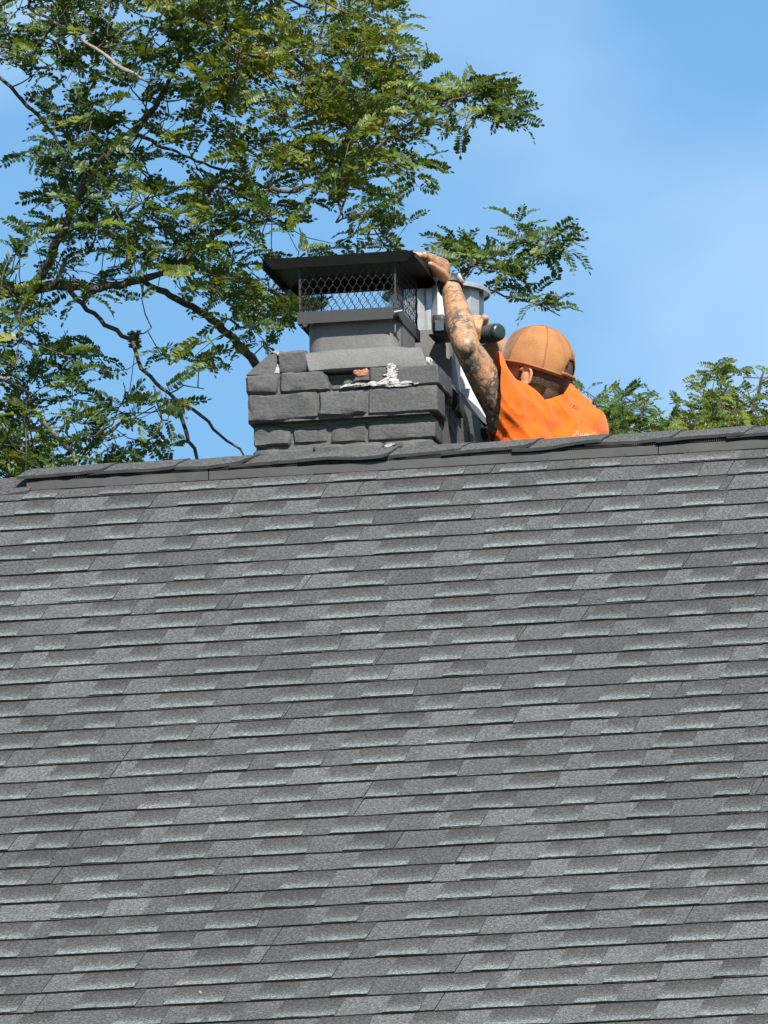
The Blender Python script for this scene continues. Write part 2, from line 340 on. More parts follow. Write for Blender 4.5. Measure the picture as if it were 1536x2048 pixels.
ES, EN = Vector((0, cp, sp_)), Vector((0, -sp_, cp))
def roof_mat(x, t, h=0, yaw=0):
    o = Vector((x, 0, H)) - ES * t + EN * h
    c, s = math.cos(yaw), math.sin(yaw)
    ex = Vector((1, 0, 0)) * c + ES * s; es = ES * c - Vector((1, 0, 0)) * s
    return Matrix(((ex.x, es.x, EN.x, o.x), (ex.y, es.y, EN.y, o.y), (ex.z, es.z, EN.z, o.z), (0, 0, 0, 1)))
def px(p):                                   # where a point falls in the picture (to choose which copies are in view)
    d = Vector(p) - cloc; z = d.dot(cf); return 768 + 28500 * d.dot(cr) / z, 1024 - 28500 * d.dot(cu) / z
EXPO, T0, NC = .143, .203, 43
def piece_mesh(name, mat, w, skew_l, skew_r, h0, h1, L, shade, wob, seed, nx=4, blocks=None):
    """one shingle piece: butt edge at s=0, tucked top at s=L; UV v = s / exposure"""
    vs = []; fs = []; mi = []; r2 = random.Random(seed)
    wb = [r2.uniform(-wob, wob) for _ in range(nx + 1)]; wh = [r2.uniform(0, 1) for _ in range(nx + 1)]
    for i in range(nx + 1):
        f = i / nx; lift = wh[i] * .0022
        xb = skew_l * 0 + w * f; xt = skew_l + (w - skew_r - skew_l) * f
        s0 = wb[i]
        vs += [(xb, s0 + .001, h0 - .0068), (xb, s0, h0 + lift), (xt * .65 + xb * .35, L * .55, (h0 + h1) / 2 + lift * .4), (xt, L, h1)]
    for i in range(nx):
        a = i * 4; b = a + 4
        fs += [(a, b, b + 1, a + 1), (a + 1, b + 1, b + 2, a + 2), (a + 2, b + 2, b + 3, a + 3)]; mi += [1, 0, 0]
    e = nx * 4
    fs += [(0, 1, 2), (0, 2, 3), (e, e + 2, e + 1), (e, e + 3, e + 2)]; mi += [1] * 4
    me = bpy.data.meshes.new(name); me.from_pydata(vs, [], fs); me.materials.append(MAT[mat]); me.materials.append(MAT['edge'])
    me.polygons.foreach_set('material_index', mi)
    uv = me.uv_layers.new(name='UVMap'); uvd = []
    for l in me.loops: p = vs[l.vertex_index]; uvd += [p[0], p[1] / EXPO]
    uv.data.foreach_set('uv', uvd)
    if blocks: shade_attr(me, [blocks[min(j // 3, nx - 1)] for j in range(nx * 3)] + [.1] * 4)
    else: shade_attr(me, [shade] * len(fs))
    me.update(); return me
TABS = []
for i in range(22):
    w = .080 + .085 * (i / 21) ; r1 = random.Random(100 + i)
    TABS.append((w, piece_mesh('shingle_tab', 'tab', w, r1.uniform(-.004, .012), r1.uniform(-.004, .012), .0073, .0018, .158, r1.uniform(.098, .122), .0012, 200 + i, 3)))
inview = []; rest = []; nstrip = 0; strips_rest = []
for c in range(NC):
    t = T0 + c * EXPO + random.uniform(-.0025, .0025)
    # base layer: metre-wide shingles
    x = -2.4 - random.choice((0, .17, .33, .5, .67, .83)) - random.uniform(0, .03)
    tilt = random.uniform(-.0026, .0026)
    while x < 3.4:
        w = 1.0; nx = 9; lv = random.uniform(.92, 1.08); bl = []
        while len(bl) < nx: bl += [random.choice((.110, .124, .140, .158)) * lv * random.uniform(.93, 1.07)] * random.choice((1, 2, 2))
        me = piece_mesh('shingle', 'shingle', w - .0025, 0, 0, .0056, .0010, .170, .1, .0026, random.randrange(10 ** 6), nx, bl)
        M = roof_mat(x, t + random.uniform(-.0018, .0018), 0, tilt + random.uniform(-.0012, .0012)); vis = False
        for k in range(6):
            u, v = px(M @ Vector((w * k / 5, .06, .005)))
            if -10 < u < 1546 and v < 2070: vis = True
        (inview if False else None)
        if vis:
            o = bpy.data.objects.new('shingle', me); col.objects.link(o); o.parent = roof; o.matrix_basis = M; nstrip += 1
        else: strips_rest.append((me, M))
        x += w
    # raised tabs
    x = -2.4 + random.uniform(0, .3)
    while x < 3.4:
        i = random.randrange(22); w, me = TABS[i]
        M = roof_mat(x, t + random.uniform(-.0012, .0012), random.uniform(-.0004, .0012), tilt + random.uniform(-.002, .002))
        u, v = px(M @ Vector((w / 2, .06, .01)))
        if -45 < u < 1580 and v < 2075: inview.append((t, me, M))
        else: rest.append((me, M))
        x += w + random.choice((.07, .09, .11, .12, .14)) * random.uniform(.85, 1.15)
inview.sort(key=lambda q: -q[0])
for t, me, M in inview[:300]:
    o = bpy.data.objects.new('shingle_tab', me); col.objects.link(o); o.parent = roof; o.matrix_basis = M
rest += [(me, M) for _, me, M in inview[300:]]
def join(name, items, mats, parent):
    V = []; F = []; MI = []; UV = []; SH = []; n = 0
    for me, M in items:
        V += [tuple(M @ v.co) for v in me.vertices]
        for p in me.polygons: F.append(tuple(i + n for i in p.vertices)); MI.append(p.material_index)
        n += len(me.vertices)
        a = [0] * (2 * len(me.loops)); me.uv_layers[0].data.foreach_get('uv', a); UV += a
        a = [0] * (4 * len(me.loops)); me.color_attributes['shade'].data.foreach_get('color', a); SH += a
    me = bpy.data.meshes.new(name); me.from_pydata(V, [], F)
    for m in mats: me.materials.append(MAT[m])
    me.polygons.foreach_set('material_index', MI)
    me.uv_layers.new(name='UVMap').data.foreach_set('uv', UV)
    me.color_attributes.new('shade', 'FLOAT_COLOR', 'CORNER').data.foreach_set('color', SH)
    o = bpy.data.objects.new(name, me); col.objects.link(o); o.parent = parent; tag(o, kind='stuff'); return o
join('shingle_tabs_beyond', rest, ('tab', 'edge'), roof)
join('shingles_beyond', strips_rest, ('shingle', 'edge'), roof)
for q in range(NC):                          # the slope at the back: plain long courses
    pass

# ridge vent: long dark plastic sections with a ribbed slot under the caps
VX0 = -.862
vx = VX0; k = 0
while vx < 3.2:
    L = 1.22 if k else .50; x1 = vx + L - .003; mb = MB()
    for s in (-1, 1):
        yo = .102 * s
        prof = [(yo, -.0520), (yo * 1.0 + .003 * s, -.0500), (yo, -.0255), (yo * .93, -.0225), (yo * .92, -.0150), (0, .020), (0, .012), (yo * .88, -.024), (yo * .95, -.0520)]
        vs = [(x, y, H + z + (0 if s else 0)) for x in (vx, x1) for (y, z) in prof]; n = len(prof)
        fs = [(i, (i + 1) % n, n + (i + 1) % n, n + i) for i in range(n)] + [tuple(range(n)), tuple(range(n, 2 * n))[::-1]]
        mb.add(vs, fs)
        if s < 0:
            x = vx + .004
            while x < x1 - .004:
                mb.box((x, -.1035, H - .0235), (x + .0016, -.0945, H - .0165)); x += .0052
            for x in np.arange(vx + .08, x1, .21): mb.lathe([(0, 0), (.0035, 0), (.0035, .003), (0, .003)], (x, -.102, H - .047), (0, -1, 0), 8)
    o = mb.build('ridge_vent', 'vent', roof); fix_normals(o.data); vx += L; k += 1
# ridge cap shingles: bent over the ridge, each right end lapped over the next one
def cap_mesh(seed, w, y0, z0, zr):
    r1 = random.Random(seed); mb = MB(); nx, ny = 8, 12; g = []
    curl = r1.uniform(.002, .013); sag = r1.uniform(-.0055, .003)
    for i in range(nx + 1):
        f = i / nx; row = []
        for j in range(ny + 1):
            a = (j / ny) * 2 - 1; y = a * y0; arch = zr - (zr - z0) * (abs(a) ** 1.25)
            lift = .0050 * f + curl * .7 * max(0, f - .55) * 1.6 * abs(a) ** 2 + sag * math.sin(f * 5 + seed) * abs(a)
            edge = r1.uniform(-.003, .003) if j in (0, ny) else 0
            row.append((w * f + (r1.uniform(-.003, .003) if i in (0, nx) else 0) - (.018 * abs(a) if i == nx else 0) + (-.018 * abs(a) if i == 0 else 0), y + edge, arch + lift + r1.uniform(-.0004, .0004)))
        g.append(row)
    T = .0085; n = (nx + 1) * (ny + 1)
    vs = [p for row in g for p in row] + [(p[0], p[1], p[2] - T) for row in g for p in row]; W = ny + 1
    top = [(i * W + j, (i + 1) * W + j, (i + 1) * W + j + 1, i * W + j + 1) for i in range(nx) for j in range(ny)]
    mb.add(vs, top, 0); b = [tuple(n + q for q in f[::-1]) for f in top]; rim = []
    for i in range(nx):
        rim += [(i * W, n + i * W, n + (i + 1) * W, (i + 1) * W), ((i + 1) * W + ny, n + (i + 1) * W + ny, n + i * W + ny, i * W + ny)]
    for j in range(ny):
        rim += [(nx * W + j, n + nx * W + j, n + nx * W + j + 1, nx * W + j + 1), (j + 1, n + j + 1, n + j, j)]
    mb.f += b + rim; mb.mi += [1] * (len(b) + len(rim))
    me = mb.mesh('ridge_cap', ['shingle', 'edge'], False); shade_attr(me, [r1.uniform(.105, .14)] * len(me.polygons)); return me
x = VX0 - .006; k = 0
while x < 3.2:
    me = cap_mesh(k, .193 + .045, .108, -.0115, .0325)
    o = bpy.data.objects.new('ridge_cap', me); col.objects.link(o); o.parent = roof; o.location = (x, random.uniform(-.003, .003), H + random.uniform(-.001, .001))
    o.rotation_euler.z = random.uniform(-.006, .006); x += .193; k += 1
x = VX0 - .02 - .19
for k in range(8):                           # plain ridge caps to the left of the vent
    me = cap_mesh(40 + k, .235, .125, -.062, .012)
    o = bpy.data.objects.new('ridge_cap', me); col.objects.link(o); o.parent = roof; o.location = (x, 0, H - .003); x -= .193

# ------------------------------------------------------------------ chimney (part of the house)
Zc = lambda z: H + z
core = MB()
core.box((-.284, .131, H - .7), (.196, .94, Zc(.148))).box((-.300, .1065, Zc(.1482)), (.196, .94, Zc(.2245))).box((-.300, .1065, Zc(.2247)), (-.112, .94, Zc(.2795))).box((-.1118, .158, Zc(.2247)), (.0348, .94, Zc(.2795))).box((.035, .1065, Zc(.2247)), (.196, .94, Zc(.2795)))
chimney = core.build('chimney', 'mortar', house)
tag(chimney, 'dark grey painted brick chimney with corbelled broken top courses')
def brick(a, b, mat='paint', name='brick', seed=None, label=None, chip=None, amp=.0022, rnd=.0030):
    mb = rough_block((a[0], a[1], Zc(a[2])), (b[0], b[1], Zc(b[2])), amp, rnd, .02, seed if seed is not None else random.randrange(999), chip)
    o = mb.build(name, mat, chimney, True)
    m = o.modifiers.new('arris', 'EDGE_SPLIT'); m.split_angle = R(32)
    if label: o['label'] = label
    return o
J = .002
def course(z0, z1, yf, depth, cuts, skip=()):
    for i in range(len(cuts) - 1):
        if i in skip: continue
        brick((cuts[i] + J, yf + random.uniform(-.0045, .0025), z0 + random.uniform(-.001, .001)), (cuts[i + 1] - J, yf + depth, z1 + random.uniform(-.002, .001)), amp=random.uniform(.0036, .0056), rnd=random.uniform(.0035, .0065))
# top corbel course (one brick broken open), second corbel course, recessed courses below
course(.2265, .281, .100, .095, [-.307, -.2145], skip=())
def erode(p):
    k = max(0, (p.x + .105) / .03); h = (p.z - Zc(.235)) / .046
    return p + Vector((-k * max(0, h) * .020 + k * noise.noise(p * 70) * .010, k * abs(noise.noise(p * 50)) * .008, noise.noise(p * 60) * .004 * k))
brick((-.2115, .099, .2265), (-.076, .195, .2805), chip=erode, amp=.004, rnd=.004)
def chip1(p):                                # knocked-off upper face of the broken brick
    d = max(0, .258 - abs(p.x + .028) * .0 - 0) * 0
    hole = Vector((-.032, .098, Zc(.272))); e = p - hole; q = math.sqrt((e.x / .048) ** 2 + (e.y / .05) ** 2 + (e.z / .032) ** 2)
    if q < 1.15: p = p + Vector((0, (1.15 - q) * .06, -(1.15 - q) * .012))
    return p
def ragged(p):
    if p.z > Zc(.236): p = p + Vector((noise.noise(p * 60) * .004, abs(noise.noise(p * 45)) * .012, (p.x + .07) * -.08 + noise.noise(p * 55) * .006))
    return p
brick((-.070, .103, .2265), (.031, .16, .2405), chip=ragged, amp=.004, label='broken brick with a hollow knocked out of its face')
brick((-.052, .125, .2380), (-.016, .15, .258), 'paint', amp=.008, rnd=.008)
brick((-.013, .1065, .2440), (.0345, .15, .2785), 'paint', amp=.005, rnd=.005)
brick((.035, .100, .2265), (.222, .285, .281))
course(.1535, .2235, .101, .095, [-.302, -.109, .0275, .150], skip=(2,))
brick((.0295, .101, .1535), (.219, .34, .2235), chip=lambda p: p + Vector((-(max(0, p.y - .2)) * .22, 0, 0)))
course(.0855, .1400, .124, .095, [-.292, -.186, -.082, .022, .150], skip=(3,))
brick((.024, .124, .0855), (.207, .33, .1400), chip=lambda p: p + Vector((-(max(0, p.y - .2)) * .12, 0, 0)))
course(.0190, .0810, .125, .095, [-.294, -.13, .062, .207])
course(-.048, .0150, .121, .095, [-.292, -.19, 0, .207])
for r_, (z0, z1, xo) in enumerate([(.2265, .281, -.307), (.1535, .2235, -.302), (.0855, .140, -.292), (.019, .081, -.292), (-.048, .015, -.292)]):
    y = .2                                   # left side bricks
    while y < .93: brick((xo, y, z0), (xo + .09, min(.94, y + .188), z1)); y += .192
# the right side behind the first bricks: broken away and tarred
yy = 0
for r_, (z0, z1, ys) in enumerate([(.2265, .281, .30), (.1535, .2235, .36), (.0855, .140, .34), (.019, .081, .22), (-.048, .015, .22)]):
    y = ys
    while y < .86:
        L = random.uniform(.085, .13); ins = random.uniform(.012, .036)
        brick((.10, y, z0 - .003), (.222 - ins - (.012 if r_ > 1 else 0), min(.9, y + L), z1 + .004), 'tar', amp=.006, rnd=.010); y += L + .006
for z0, z1 in ((.019, .081), (.0855, .14), (.1535, .20)): brick((.12, .865, z0), (.214 + random.uniform(-.006, .004), .945, z1), amp=.004)
brick((.17, .80, .235), (.224, .86, .27), 'tar', 'brick', amp=.006, rnd=.012)
# white mortar left where pieces came away
def blob(pts, y, mat, name, th=.006, label=None, amp=.004, seed=1):
    """a thin crust of mortar with a ragged outline lying on the brick face"""
    mb = MB(); c = Vector((sum(p[0] for p in pts) / len(pts), y, sum(p[1] for p in pts) / len(pts))); out = []
    for i, p in enumerate(pts):
        q = pts[(i + 1) % len(pts)]
        for k in range(4):
            f = k / 4; a = noise.noise(Vector((i * 3.1 + k, seed * 2.3, .4))) * amp
            out.append((p[0] * (1 - f) + q[0] * f + a, p[1] * (1 - f) + q[1] * f + a * .7))
    n = len(out); vs = []
    for sc_, yy_ in ((1, y + .004), (1, y - th * .3), (.8, y - th), (.35, y - th * .9)):
        for (x, z) in out: vs.append((c.x + (x - c.x) * sc_, yy_ + noise.noise(Vector((x * 90, z * 90, seed))) * .0015, Zc(c.z + (z - c.z) * sc_)))
    fs = [(r * n + i, r * n + (i + 1) % n, (r + 1) * n + (i + 1) % n, (r + 1) * n + i) for r in range(3) for i in range(n)]
    fs.append(tuple(range(3 * n, 4 * n)))
    o = mb.add(vs, fs).build(name, mat, chimney, True); fix_normals(o.data)
    if label: o['label'] = label
    return o
blob([(-.010, .268), (-.013, .275), (-.004, .2785), (.010, .277), (.026, .2805), (.031, .274), (.027, .262), (.014, .260), (.004, .258)], .1052, 'orange_brick', 'brick', .0016, 'patch of bare orange brick in the broken top course', .003, 21)
r9 = random.Random(9)
def crumbs(path, wid, cnt, y, size):
    for k in range(cnt):
        f = (k + r9.random()) / cnt * (len(path) - 1); i = min(int(f), len(path) - 2); f -= i
        cx_, cz_ = [path[i][m] * (1 - f) + path[i + 1][m] * f + r9.uniform(-1, 1) * wid[m] for m in (0, 1)]; a0 = r9.uniform(0, 6); ex_ = r9.uniform(.8, 2.2); sz = size * r9.uniform(.5, 1.3)
        blob([(cx_ + sz * ex_ * math.cos(a0 + q) * r9.uniform(.5, 1.2), cz_ + sz * .6 * math.sin(a0 + q) * r9.uniform(.5, 1.2)) for q in (0, .9, 1.8, 2.7, 3.6, 4.5, 5.4)], y, 'white_mortar', 'mortar_patch', r9.uniform(.0012, .003), None, .004, k + cnt)
for i, pts in enumerate([
    [(-.048, .232), (-.03, .238), (-.015, .236), (.005, .240), (.02, .236), (.04, .243), (.06, .240), (.08, .251), (.105, .248), (.12, .238), (.14, .237), (.172, .231), (.15, .228), (.13, .231), (.10, .227), (.075, .230), (.05, .2275), (.03, .231), (0, .2285), (-.03, .2305)],
    [(.084, .246), (.079, .256), (.083, .268), (.080, .280), (.088, .290), (.095, .284), (.099, .292), (.106, .283), (.105, .27), (.111, .262), (.108, .248)],
    [(.075, .2285), (.085, .222), (.10, .2265), (.125, .2215), (.15, .2265), (.12, .2295)]]):
    blob(pts, .0985, 'white_mortar', 'mortar_patch', .0022, None, .005, i + 3)
crumbs([(-.05, .231), (-.01, .236), (.04, .237), (.09, .243), (.13, .234), (.17, .230)], (.004, .004), 12, .0983, .005)
crumbs([(.082, .245), (.08, .262), (.092, .285), (.108, .280), (.110, .256)], (.003, .003), 7, .0983, .004)
blob([(-.232, .283), (-.226, .300), (-.221, .31), (-.218, .296), (-.216, .283)], .120, 'white_mortar', 'mortar_patch', .004, None, .002, 9)
blob([(-.245, .348), (-.226, .350), (-.218, .345), (-.221, .335), (-.230, .343)], .132, 'white_mortar', 'mortar_patch', .004, None, .002, 11)
blob([(.066, .068), (.085, .074), (.10, .072), (.09, .064), (.075, .060)], .1195, 'white_mortar', 'mortar_patch', .006, None, .003, 13)
mb = rough_block((.188, .845, Zc(.03)), (.222, .885, Zc(.055)), .005, .008, .012, 5); mb.build('mortar_patch', 'white_mortar', chimney, True)
mb = rough_block((.172, .16, Zc(.292)), (.190, .19, Zc(.315)), .005, .006, .01, 6); mb.build('mortar_patch', 'white_mortar', chimney, True)
# crown: set-back slab course, rough stub and sloping mortar wash
def slope_top(k):
    def f(p):
        if p.z > Zc(.335): p = p + Vector((0, (p.z - Zc(.335)) * .8, 0))
        return p
    return f
o = brick((-.141, .126, .2845), (.170, .40, .3465), 'flue', 'crown_slab', amp=.0022, rnd=.004, chip=lambda p: p + Vector(((max(0, Zc(.346) - p.z) * .28 if p.x > .1 else 0) - max(0, p.z - Zc(.30)) * (.3 if p.x < -.1 else 0), max(0, p.z - Zc(.30)) * .25, -.006 * (p.x > .12) - (.0 if p.z < Zc(.3) else .006 * max(0, -p.x - .05) / .1))))
brick((-.222, .128, .2845), (-.143, .30, .3475), 'paint', 'crown_slab', amp=.006, rnd=.005)
w = MB()
w.add([(-.305, .104, Zc(.2825)), (-.225, .126, Zc(.2835)), (-.226, .130, Zc(.346)), (-.244, .136, Zc(.346)), (-.305, .94, Zc(.2825)), (-.225, .94, Zc(.2835)), (-.226, .92, Zc(.346)), (-.244, .92, Zc(.346))],
      [(0, 1, 2, 3), (4, 7, 6, 5), (0, 3, 7, 4), (3, 2, 6, 7), (1, 5, 6, 2), (0, 4, 5, 1)])
w.add([(-.22, .4005, Zc(.282)), (.17, .4005, Zc(.282)), (.21, .94, Zc(.282)), (-.22, .94, Zc(.282)), (-.22, .4005, Zc(.343)), (.15, .4005, Zc(.343)), (.17, .9, Zc(.343)), (-.22, .9, Zc(.343))],
      [(0, 1, 5, 4), (1, 2, 6, 5), (2, 3, 7, 6), (3, 0, 4, 7), (4, 5, 6, 7)])
w.build('mortar_wash', 'paint', chimney)
def flue(x0, x1, y0, y1, z0, z1, r, th, name='flue_tile', parent=chimney):
    mb = MB(); ring = []
    for inset in (0, th):
        pts = []
        for (cx, cy, a0) in ((x1 - r, y1 - r, 0), (x0 + r, y1 - r, 90), (x0 + r, y0 + r, 180), (x1 - r, y0 + r, 270)):
            for k in range(7):
                a = R(a0 + 15 * k); pts.append((cx + (r - inset * .9) * math.cos(a), cy + (r - inset * .9) * math.sin(a)))
        ring.append(pts)
    n = len(ring[0]); vs = [(x, y, Zc(z)) for pts, z in ((ring[0], z0), (ring[0], z1 - .004), (ring[0], z1), (ring[1], z1), (ring[1], z0)) for x, y in pts]
    fs = [(r_ * n + i, r_ * n + (i + 1) % n, (r_ + 1) * n + (i + 1) % n, (r_ + 1) * n + i) for r_ in range(4) for i in range(n)]
    o = mb.add(vs, fs).build(name, 'flue', parent, True); fix_normals(o.data)
    m = o.modifiers.new('edge', 'EDGE_SPLIT'); m.split_angle = R(50); return o
flue(-.155, .101, .178, .425, .28, .445, .045, .02)['label'] = 'low flue tile under the black cap'
flue(-.10, .152, .62, .76, .28, .5035, .02, .02)['label'] = 'taller flue tile under the galvanised cap'
# joint line down the front corner of the flue
MB().box((.0985, .212, Zc(.352)), (.1018, .215, Zc(.428))).build('crack', 'edge', chimney)

# ------------------------------------------------------------------ black chimney cap
bc = thing('chimney_cap', (-.05, .29, H + .425), 'black metal chimney cap with flat lid and diamond mesh sides', 'chimney cap')
BX0, BX1, BY0, BY1, BZ0, BZ1 = -.173, .104, .15, .44, .4250, .4575
mb = MB()
mb.box((BX0, BY0, Zc(BZ0)), (.0905, BY0 + .0016, Zc(BZ1))).box((BX0, BY1 - .0016, Zc(BZ0)), (BX1, BY1, Zc(BZ1)))
mb.box((BX0, BY0 + .0016, Zc(BZ0 + .0006)), (BX0 + .0016, BY1 - .0016, Zc(BZ1 - .0006))).box((BX1 - .0016, BY0 + .016, Zc(BZ0 + .0006)), (BX1, BY1 - .0016, Zc(BZ1 - .0006)))
mb.box((BX0 + .0016, BY0 + .0016, Zc(BZ1 - .004)), (BX1 - .0016, BY0 + .022, Zc(BZ1 - .0025))).box((BX0 + .0016, BY1 - .022, Zc(BZ1 - .004)), (BX1 - .0016, BY1 - .0016, Zc(BZ1 - .0025)))
mb.box((BX0 + .0016, BY0 + .022, Zc(BZ1 - .004)), (BX0 + .02, BY1 - .022, Zc(BZ1 - .0025))).box((BX1 - .02, BY0 + .022, Zc(BZ1 - .004)), (BX1 - .0016, BY1 - .022, Zc(BZ1 - .0025)))
base = mb.build('base_flange', 'black', bc)
for (x, y, sx) in ((BX1 - .012, BY0 + .005, 1), (BX0 + .014, BY0 + .008, -1)):
    MB().box((x - .011, y - .002, Zc(.431)), (x + .011, y + .002, Zc(.452))).build('corner_clip', 'black', base)
MB().tube([(.094, .146, Zc(.4415)), (.116, .150, Zc(.4455))], .0024, 8).build('screw', 'steel', base)
MB().tube([(-.165, .157, Zc(.418)), (-.140, .170, Zc(.428))], .0035, 8).lathe([(0, 0), (.008, 0), (.008, .004), (0, .004)], (-.152, .155, Zc(.424)), (0, -1, 0), 8).build('screw', 'black', base)
MB().tube([(.112, .165, Zc(.418)), (.104, .150, Zc(.436))], .003, 8).build('screw', 'black', base)
# lid: shallow cross-broken sheet, side lips straight down, front and rear lips bent in with mitred ends
LX0, LX1, LY0, LY1, LZ = -.260, .156, .12, .462, .602
mb = MB(); cxm, cym = (LX0 + LX1) / 2, (LY0 + LY1) / 2
topv = [(LX0, LY0, Zc(LZ)), (LX1 - .020, LY0, Zc(LZ + .002)), (LX1, LY0 + .03, Zc(LZ - .001)), (LX1, LY1, Zc(LZ)), (LX0, LY1, Zc(LZ)), (cxm, cym, Zc(LZ + .006))]
mb.add(topv + [(x, y, z - .0015) for x, y, z in topv], [(0, 1, 5), (1, 2, 5), (2, 3, 5), (3, 4, 5), (4, 0, 5), (7, 6, 11), (8, 7, 11), (9, 8, 11), (10, 9, 11), (6, 10, 11)])
lid = mb.build('lid', 'black_lid', bc)
D = .025
MB().slab([(LX0 + .022, LY0 + .013, Zc(LZ - D)), (LX1 - .022, LY0 + .013, Zc(LZ - D)), (LX1 - .001, LY0 - .0003, Zc(LZ)), (LX0, LY0 - .0003, Zc(LZ))], .0015).build('lip', 'black_lid', lid)
MB().slab([(LX1 - .022, LY1 - .013, Zc(LZ - D)), (LX0 + .022, LY1 - .013, Zc(LZ - D)), (LX0, LY1 + .0003, Zc(LZ)), (LX1, LY1 + .0003, Zc(LZ))], .0015).build('lip', 'black_lid', lid)
MB().slab([(LX0 - .003, LY1 - .004, Zc(LZ - D)), (LX0 - .003, LY0 + .001, Zc(LZ - D)), (LX0 - .0003, LY0 + .001, Zc(LZ)), (LX0 - .0003, LY1, Zc(LZ))], .0015).build('lip', 'black_lid', lid)
MB().slab([(LX1 + .000, LY0 + .004, Zc(LZ - D * .55)), (LX1 + .002, LY1 - .004, Zc(LZ - D)), (LX1 + .0003, LY1, Zc(LZ)), (LX1 + .0003, LY0 + .0305, Zc(LZ - .001))], .0015).build('lip', 'black_lid', lid)
for (x, y, dx, dy) in ((BX0 + .004, BY0 + .006, .005, .0015), (BX1 - .011, BY0 + .006, .005, .0015), (BX0 + .004, BY1 - .008, .005, .0015), (BX1 - .011, BY1 - .008, .005, .0015)):
    MB().box((x, y, Zc(BZ1 - .01)), (x + dx, y + dy, Zc(LZ - .002))).build('post', 'black', bc)
def screen(p0, p1, z0, z1, pitch=.0108, ph=.038, wr=.00085):
    p0, p1 = Vector(p0), Vector(p1); L = (p1 - p0).length; e = (p1 - p0) / L; mb = MB(); n = int(L / pitch)
    for i in range(n + 1):
        for sgn in (1, -1):
            pts = []; z = z0; k = 0
            while z <= z1 + 1e-6:
                a = [-.5, -.30, .5, .30][0] if False else 0
                tri = [.5, .5, -.5, -.5][k % 4] if False else 0
                u = (z - z0) / ph; w_ = max(-1, min(1, 1.12 * math.cos(2 * math.pi * u)))
                x = i * pitch + sgn * .5 * pitch * w_
                if 0 <= x <= L: pts.append(p0 + e * x + Vector((0, 0, z + noise.noise(Vector((i, z * 40, sgn))) * .0008)))
                elif len(pts) > 1: mb.tube(pts, wr, 4, False); pts = []
                z += ph / 8; k += 1
            if len(pts) > 1 and (sgn == 1 or True) and i % 1 == 0:
                if (sgn == 1) == (i % 2 == 0): mb.tube(pts, wr, 4, False)
    return mb
for a, b in (((BX0 + .006, BY0 + .005), (BX1 - .008, BY0 + .005)), ((BX1 - .004, BY0 + .012), (BX1 - .004, BY1 - .01)), ((BX0 + .006, BY1 - .005), (BX1 - .008, BY1 - .005)), ((BX0 + .004, BY0 + .012), (BX0 + .004, BY1 - .01))):
    screen((*a, 0), (*b, 0), Zc(BZ1), Zc(LZ - .003)).build('mesh_screen', 'wire', bc)

# ------------------------------------------------------------------ galvanised cap on the taller flue, white vent behind
GC = Vector((.075, .80, 0))
gc = thing('chimney_cap', (GC.x, GC.y, H + .5035), 'round galvanised steel chimney cap on the rear flue behind the tattooed arm', 'chimney cap')
l = MB().lathe([(0, .668), (.06, .666), (.125, .656), (.146, .652), (.1475, .650), (.1475, .640), (.146, .640), (.1455, .6475), (.12, .6505), (0, .655)], (GC.x, GC.y, H), n=48).build('lid', 'galv', gc, False)
fix_normals(l.data)
MB().lathe([(.130, .5045), (.130, .516), (.128, .516), (.122, .517), (.120, .5045)], (GC.x, GC.y, H), n=40).build('base_collar', 'galv', gc)
MB().lathe([(.096, .5165), (.096, .6485)], (GC.x, GC.y, H), n=40).build('inner_panel', 'galv', gc, True)
for k in range(8):
    a = R(-90 + 22 + 45 * k); mb = MB(); er = Vector((math.cos(a), math.sin(a), 0)); et = Vector((-er.y, er.x, 0)); c0 = Vector((GC.x, GC.y, H))
    sec = [er * .128 - et * .020, er * .128 + et * .020, er * .100 + et * .030, er * .0985 + et * .030, er * .126 + et * .0185, er * .126 - et * .0185, er * .0985 - et * .030, er * .100 - et * .030]
    vs = [c0 + p + Vector((0, 0, z)) for z in (.5155, .6485) for p in sec]; n = 8
    mb.add(vs, [(i, (i + 1) % n, n + (i + 1) % n, n + i) for i in range(n)]); o = mb.build('post', 'galv', gc); fix_normals(o.data)
vb = thing('roof_vent', (.14, 1.15, H - .64), 'white sheet metal vent housing behind the chimney, glimpsed under the arm', 'vent')
MB().box((.066, 1.06, Zc(.4325)), (.148, 1.18, Zc(.512))).build('stack', 'white_metal', vb)
MB().box((.1485, 1.075, Zc(.4325)), (.1525, 1.16, Zc(.508))).build('seam', 'galv', vb)
MB().box((.075, 1.03, Zc(-.64)), (.215, 1.24, Zc(.432))).build('housing', 'white_metal', vb)
#PERSON
# ------------------------------------------------------------------ the worker, seated on the far slope
def remesh(mb, name, mats, voxel, it, parent=None, fac=.5):
    me = mb.mesh(name, mats, True); fix_normals(me); o = bpy.data.objects.new(name, me); col.objects.link(o)
    m = o.modifiers.new('r', 'REMESH'); m.mode = 'VOXEL'; m.voxel_size = voxel; m.use_smooth_shade = True
    m = o.modifiers.new('s', 'SMOOTH'); m.factor = fac; m.iterations = it
    dg = bpy.context.evaluated_depsgraph_get(); me2 = bpy.data.meshes.new_from_object(o.evaluated_get(dg))
    me2.name = name; bpy.data.objects.remove(o); bpy.data.meshes.remove(me)
    me2.polygons.foreach_set('use_smooth', [True] * len(me2.polygons))
    return link(bpy.data.objects.new(name, me2), parent)
Q = lambda x, y, z: Vector((x, y, H + z))
man = thing('person', (.53, .66, H - .36), 'worker in orange t-shirt and brown cap with tattooed arm raised to the chimney cap lid', 'person')
LS, LE, LW = Q(.355, .375, .185), Q(.268, .25, .362), Q(.195, .405, .572)
RS, RE, RW = Q(.508, .60, .188), Q(.375, .69, .335), Q(.255, .60, .475)
NB, NT_ = Q(.462, .50, .185), Q(.425, .480, .295)
